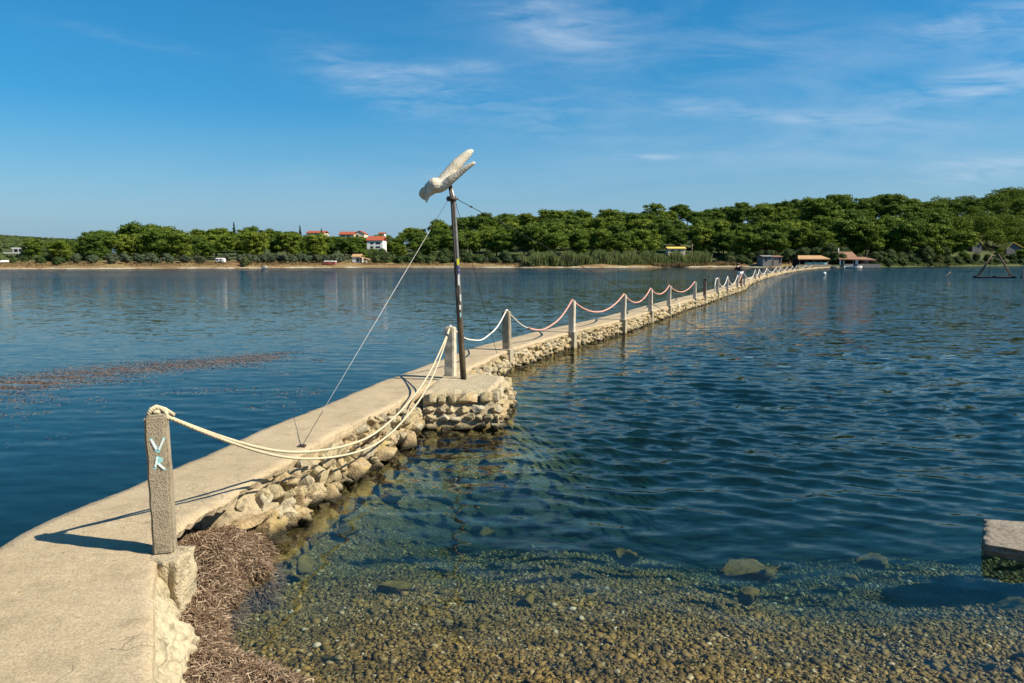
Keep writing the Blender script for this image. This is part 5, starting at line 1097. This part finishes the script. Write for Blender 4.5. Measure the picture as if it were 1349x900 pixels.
# partly visible marker at the right edge
mk = empty('marker_pole', tuple(gz(1347, 366, 0)), 0, 'pale slanting pole on a dark float, cut by the right edge of the picture', 'marker'); mb = MB(); mb.tube([(-.15, 0, -.3), (.25, 0, 2.7)], .08, 8); mb.build('pole', M['grey'], mk); mb = MB(); mb.tube([(-.15, -.1, -.2), (-.15, -.1, .2)], .16, 14); mb.build('float', M['dark'], mk)
p = gz(1244, 363.5, 0); mb = MB(); mb.tube([p + Vector((-.2, 0, -.4)), p + Vector((1.0, .2, .55))], .045, 6); tag(mb.build('mooring_stick', M['wood']), 'thin slanting stick poking out of the water left of the pyramid raft', 'stick')
p = gz(1086, 361.5, 0); o = empty('buoy', p, 0, 'small white buoy floating off the end of the causeway', 'buoy'); mb = MB(); mb.ball((0, 0, .12), .26, 3); mb.build('float', M['white'], o); mb = MB(); mb.tube([(0, 0, .35), (0, 0, .5)], .05, 8); mb.build('ring', M['dark'], o)
# concrete block at the right edge
bm = bmesh.new(); bmesh.ops.create_cube(bm, size=1); bmesh.ops.subdivide_edges(bm, edges=bm.edges[:], cuts=26, use_grid_fill=True)
FL, BL = gz(1296.5, 714.5, 0.115), gz(1296.5, 681, 0.115); FR = FL + Vector((0.98, -0.62, 0)); BR = BL + Vector((1.25, -0.22, 0)); PC = (FL + FR + BL + BR) / 4; PC.z = 0
for v in bm.verts:
    q = v.co.copy(); P_ = FL.lerp(FR, q.x + .5).lerp(BL.lerp(BR, q.x + .5), q.y + .5); P_.z = 0.10 - (0.5 - q.z) * 0.07
    d = 0.014 * n3(q, 5) + 0.008 * n3(q, 15); P_ += Vector((q.x, q.y, q.z * .6)).normalized() * d; v.co = P_ - PC
me = bpy.data.meshes.new('concrete_platform'); bm.to_mesh(me); bm.free(); o = link('concrete_platform', me, m_coarse('platform_concrete', (0.19, 0.16, 0.125), (0.28, 0.24, 0.19), (0.08, 0.065, 0.05), 30), None, True); o.location = PC; tag(o, 'weathered grey concrete platform corner just above the water at the right edge', 'platform')
mb = MB()
for (sx, sy) in ((.55, .05), (.3, .1)): mb = MB(); mb.tube([(sx, sy, .03), (sx, sy, -1.3)], .09, 10); mb.build('support', M['darkwood'], o)

# submerged rocks
SR = 'rocks lying under the shallow water'
for (u, v, z, hs, lab, rz) in [(972, 748, -0.16, (.24, .15, .09), 'largest flat greenish rock under the water, right of centre', .1), (985, 782, -0.14, (.12, .08, .06), 'rounded rock under the water just in front of the largest flat one', .4), (1000, 757, -.2, (.15, .1, .07), 'submerged rock at the right end of the largest flat rock', -.3),
    (822, 735, -.22, (.12, .08, .06), 'pale narrow rock under the deeper rippled water near the centre', -.4), (1150, 740, -.22, (.17, .1, .06), 'reddish flat rock under the ripples left of the concrete platform', -.3), (695, 793, -.13, (.05, .06, .05), 'small upright green rock among the pebbles below centre', .2),
    (1122, 765, -.2, (.09, .07, .05), 'small green rock behind the pebble slope at right', .2), (520, 775, -.16, (.14, .09, .06), 'flat brown stone under the water off the brown weed', .2), (430, 870, -.06, (.13, .05, .03), 'long thin stone half sunk in the weedy shallows at lower left', -.4), (640, 700, -.4, (.12, .1, .07), 'dim rock under deeper water in front of the plinth', .4), (1330, 800, -.2, (.16, .12, .07), 'dark submerged rock near the right edge below the platform', .2),
    (455, 700, -.22, (.13, .1, .08), 'golden algae-covered rock under the water beside the wall', .5), (520, 655, -.26, (.15, .12, .08), 'golden submerged rock midway between the wall corner and the plinth', .8), (590, 600, -.28, (.16, .12, .08), 'olive submerged rock in front of the plinth', .1), (400, 745, -.14, (.12, .09, .06), 'brown submerged rock off the corner boulder', .9)]:
    boulder(u, v, z - 0.04, hs, 0.1, lab, 'submerged_rock', SR, 'subrock' if 'subrock' in M else 'stone', rz, 2.6, 0.12)

# pebbles on the bed
def pebbles():
    bm = bmesh.new(); bmesh.ops.create_icosphere(bm, subdivisions=1, radius=1); bm.verts.ensure_lookup_table(); T = np.array([v.co[:] for v in bm.verts]); 
    bmesh.ops.subdivide_edges(bm, edges=bm.edges[:], cuts=1, use_grid_fill=True); bm.free()
    bm = bmesh.new(); bmesh.ops.create_icosphere(bm, subdivisions=1, radius=1); T = np.array([v.co[:] for v in bm.verts]); F = np.array([[v.index for v in f.verts] for f in bm.faces]); bm.free()
    r = np.random.default_rng(9); n = 56000; y = 2.9 + 3.7 * r.uniform(0, 1, n) ** 1.5; x = r.uniform(-1.75, 1, n) ; x = -1.7 + (y * 0.72 + 1.9) * r.uniform(0, 1, n); z = bed_n(x, y); s = np.exp(r.normal(math.log(.0078), .48, n)); s = np.clip(s, .004, .03)
    Vs = np.empty((n, len(T), 3), np.float32)
    for i in range(n):
        A = r.normal(size=3); A /= np.linalg.norm(A); q = T * np.array([1.25, .95, .55]) ; th = r.uniform(0, 6.28); c, sn = math.cos(th), math.sin(th); q = q * (1 + .30 * np.sin(T @ (A * 3) + th))[:, None]
        d = T @ A; q = q - A[None, :] * np.maximum(d - .55, 0)[:, None] * .8
        q = np.stack([q[:, 0] * c - q[:, 1] * sn, q[:, 0] * sn + q[:, 1] * c, q[:, 2] + .25 * r.normal() * q[:, 0]], 1) * s[i]; Vs[i] = q + (x[i], y[i], z[i] + s[i] * .3)
    FF = (F[None] + (np.arange(n) * len(T))[:, None, None]).reshape(-1, 3); me = np_mesh('pebbles', Vs.reshape(-1, 3), FF, 3); me.polygons.foreach_set('use_smooth', [True] * len(me.polygons)); return me
tag(link('pebbles', pebbles(), M['pebble']), 'golden brown pebbles covering the bottom of the clear shallows', 'pebbles', None, 'stuff')

# dead seagrass heaped in the corner
def wrack_h(x, y):
    # ridge running from the hollow (y 4.9) along the block and down towards the viewer
    K = [1.5, 2.6, 3.2, 3.42, 3.62, 3.8, 4.0, 4.25, 4.5, 4.7, 4.95, 5.2]
    xc = np.interp(y, K, [-0.75, -1.15, -1.40, -1.48, -1.56, -1.66, -1.70, -1.77, -1.80, -1.83, -1.88, -1.9])
    wd = np.interp(y, K, [1.6, 1.0, .68, .40, .18, .13, .12, .13, .20, .27, .26, .1]) + 0.03 * np.sin(y * 17 + x * 5); hh = np.interp(y, K, [.10, .08, .055, .05, .05, .055, .07, .10, .15, .17, .16, .05])
    t = (x - xc) / wd; h = np.where(t < 0, hh, hh * (1 - np.clip(t, 0, 1.6) ** 1.3 * 1.15)); return np.where(t > 0.92, h - 1.0 * (t - 0.92), h)
def wrack():
    X = np.linspace(-2.35, 0.1, 110); Y = np.linspace(1.6, 5.2, 150); XX, YY = np.meshgrid(X, Y, indexing='ij'); h = wrack_h(XX, YY); nz = np.array([[n3((a * 6, b * 6, 0)) for b in Y] for a in X]); Z = h + 0.035 * nz; xr = np.interp(YY, [1.2, 1.95, 2.58, 3.07, 3.52, 4.0, 4.05, 5.3], [-.7, -1.02, -1.3, -1.53, -1.74, -1.95, -2.35, -2.3]); Z = np.where(XX < xr - .12, -.3, Z); Z = np.maximum(np.where(h < 0, Z - .01, Z), bed_n(XX, YY) - .06)
    return XX, YY, Z
XX, YY, ZZ = wrack(); V = np.stack([XX, YY, ZZ], -1).reshape(-1, 3); tag(link('seagrass_mat', np_mesh('seagrass_mat', V, grid_faces(*XX.shape), 4), M['wrack_base'], None, True), 'matted brown layer under the loose dead seagrass', 'seagrass', None, 'stuff')
def strands(n, sampler, name, mat, lab, L0=.075, w=.0019, lift=.02, seed=0, rise=.35):
    r = np.random.default_rng(seed); P = sampler(r, n); n = len(P); th = r.uniform(0, 6.28, n); L = L0 * r.uniform(.4, 1.5, n); d = np.stack([np.cos(th), np.sin(th), rise * r.normal(size=n)], 1); sd = np.stack([-np.sin(th), np.cos(th), .5 * r.normal(size=n)], 1); bend = r.normal(size=(n, 3)) * .35; bend[:, 2] = np.abs(bend[:, 2]) * -.5
    K = 4; V = np.empty((n, K * 2, 3)); 
    for k in range(K):
        s = (k / (K - 1) - .5); c = P + d * (L * s)[:, None] + bend * (L * s * s * 1.6)[:, None]; c[:, 2] += lift * r.uniform(0, 1, n) * (1 - 2 * abs(s)); V[:, k * 2] = c - sd * w; V[:, k * 2 + 1] = c + sd * w
    q = np.array([[0, 1, 3, 2], [2, 3, 5, 4], [4, 5, 7, 6]]); F = (q[None] + (np.arange(n) * K * 2)[:, None, None]).reshape(-1, 4); return tag(link(name, np_mesh(name, V.reshape(-1, 3), F, 4), M[mat]), lab, 'seagrass', None, 'stuff')
def samp_wrack(r, n):
    y = r.uniform(2.7, 5.1, n); x = r.uniform(-2.2, 0.1, n); m_ = r.uniform(0, 1, n) < .35; x = np.where(m_, np.interp(y, [2.7, 3.2, 3.42, 3.62, 3.8, 4.25, 4.5, 4.7, 4.95, 5.1], [-.4, -.74, -1.1, -1.40, -1.54, -1.65, -1.61, -1.57, -1.63, -1.8]) + r.uniform(-.05, .12, n), x); h = wrack_h(x, y); xr = np.interp(y, [1.2, 1.95, 2.58, 3.07, 3.52, 4.0, 4.05, 5.3], [-.7, -1.02, -1.3, -1.53, -1.74, -1.95, -2.3, -2.25]); k = (h > bed_n(x, y) - .03) & (x > xr - .05) & ((h > -.02) | (h < -.02) & (r.uniform(0, 1, n) < 1)); x, y, h = x[k], y[k], h[k]; nz = np.array([n3((a * 6, b * 6, 0)) for a, b in zip(x, y)]); return np.stack([x, y, h + .035 * nz + .006], 1)
strands(90000, samp_wrack, 'dead_seagrass', 'wrack', 'heap of loose brown dead seagrass in the corner below the nearest post', seed=4)
# floating weed on the calm water to the left
def samp_weed(r, n):
    u = r.uniform(-60, 430, n); c = np.interp(u, [-60, 0, 120, 250, 400, 560], [512, 508, 491, 480, 466, 462]); wid = np.interp(u, [-60, 0, 250, 400, 560], [17, 14, 9, 5, 3]); k = r.uniform(0, 1, n) < .62; v = np.where(k, c + r.normal(size=n) * wid * .5, c + 8 + 75 * r.uniform(0, 1, n) ** 1.6)
    P = np.array([tuple(gz(a, b, 0)) for a, b in zip(u, v)]); nz = np.array([n3((p[0] * .8, p[1] * 1.1, 0)) + .5 * n3((p[0] * 3, p[1] * 4, 3)) for p in P]); edge = exs_at(P[:, 1]) - .85
    keep = (nz > np.where(k, -.6, .14) + .5 * r.normal(size=n) * .35 + sst(P[:, 0], -8, -2.5) * .45) & (P[:, 0] < edge); P = P[keep]; P[:, 2] = .0; return P
def exs_at(y): return np.interp(y, ys, exs)
strands(52000, samp_weed, 'floating_seagrass', 'weed', 'reddish brown band of dead seagrass floating on the calm water at left', L0=.032, w=.003, lift=.002, seed=8, rise=.01)

# ------------------------------------------------------------------ people on the causeway
def person(x, y, rz, pants, shirt, label, pack, bendf):
    o = empty('person', (x, y, DECK), rz, label, 'person', 'people on the causeway')
    J = {'pelvis': (0, 0, .86), 'chest': (0, -.28 * bendf, 1.20), 'neck': (0, -.42 * bendf, 1.33), 'head': (0, -.50 * bendf, 1.44), 'htop': (0, -.54 * bendf, 1.54)}
    E = [('pelvis', 'chest'), ('chest', 'neck'), ('neck', 'head'), ('head', 'htop')]; RAD = {'pelvis': (.15, .12), 'chest': (.17, .12), 'neck': (.065, .065), 'head': (.10, .11), 'htop': (.075, .08)}
    for s, nm in ((-1, 'l'), (1, 'r')):
        J.update({'hip' + nm: (s * .1, 0, .82), 'knee' + nm: (s * .11, -.07 + .08 * s, .46), 'ank' + nm: (s * .11, .03 + .16 * s, .09), 'toe' + nm: (s * .12, -.12 + .16 * s, .03), 'sh' + nm: (s * .19, -.34 * bendf, 1.25), 'el' + nm: (s * .27, -.42 * bendf - .03, 1.0), 'wr' + nm: (s * .22, -.5 * bendf - .18, .85), 'hd' + nm: (s * .2, -.5 * bendf - .26, .80)})
        E += [('pelvis', 'hip' + nm), ('hip' + nm, 'knee' + nm), ('knee' + nm, 'ank' + nm), ('ank' + nm, 'toe' + nm), ('chest', 'sh' + nm), ('sh' + nm, 'el' + nm), ('el' + nm, 'wr' + nm), ('wr' + nm, 'hd' + nm)]
        RAD.update({'hip' + nm: (.1, .1), 'knee' + nm: (.062, .062), 'ank' + nm: (.042, .042), 'toe' + nm: (.04, .03), 'sh' + nm: (.06, .06), 'el' + nm: (.043, .043), 'wr' + nm: (.03, .03), 'hd' + nm: (.035, .022)})
    def skin(keys, name, mat, grow=0.0, lim=None):
        idx = {k: i for i, k in enumerate(keys)}; me = bpy.data.meshes.new(name); me.from_pydata([J[k] for k in keys], [(idx[a], idx[b]) for a, b in E if a in idx and b in idx], []); ob = link(name, me, M[mat], o); md = ob.modifiers.new('s', 'SKIN')
        for i, k in enumerate(keys): me.skin_vertices[0].data[i].radius = tuple(q + grow for q in RAD[k])
        me.skin_vertices[0].data[0].use_root = True; sb = ob.modifiers.new('u', 'SUBSURF'); sb.levels = 1; sb.render_levels = 2; return ob
    skin(list(J), 'body', 'skin'); skin(['pelvis', 'chest', 'shl', 'shr', 'ell', 'elr'], 'shirt', shirt, .02); skin(['pelvis', 'hipl', 'hipr', 'kneel', 'kneer'], 'trousers', pants, .022)
    mb = MB(); h = Vector(J['head']); mb.ball(h + Vector((0, .03, .05)), .125, 3, (1, 1.05, .95)); mb.build('hair', M['hair'], o)
    mb = MB(); mb.ball(h + Vector((0, -.115, .0)), .02, 2, (.8, 1.2, 1.1)); mb.build('nose', M['skin'], o)
    for s in (-1, 1): mb = MB(); mb.box((J['ankl' if s < 0 else 'ankr'][0], J['ankl' if s < 0 else 'ankr'][1] - .06, .04), (.1, .27, .08), bev=.03); mb.build('shoe', M['dark'], o)
    if pack: mb = MB(); mb.box((0, -.16 * bendf + .19, 1.14), (.3, .18, .42), bev=.06, rot=Matrix.Rotation(R(35 * bendf), 3, 'X')); mb.build('backpack', M['black_cloth'], o)
    return o
e, nn = frame(57.5)
p1 = person(e.x - .55, 57.2, R(-160), 'white_cloth', 'black_cloth', 'walker in white trousers and dark top with a black backpack, leaning forward on the causeway', True, .9); p1.scale = (.93,) * 3
e, nn = frame(58.6); p2 = person(e.x - .42, 58.6, R(-150), 'black_cloth', 'black_cloth', 'person dressed all in black just ahead of the walker in white trousers', False, .7); p2.scale = (.93,) * 3
# guests on the far terrace
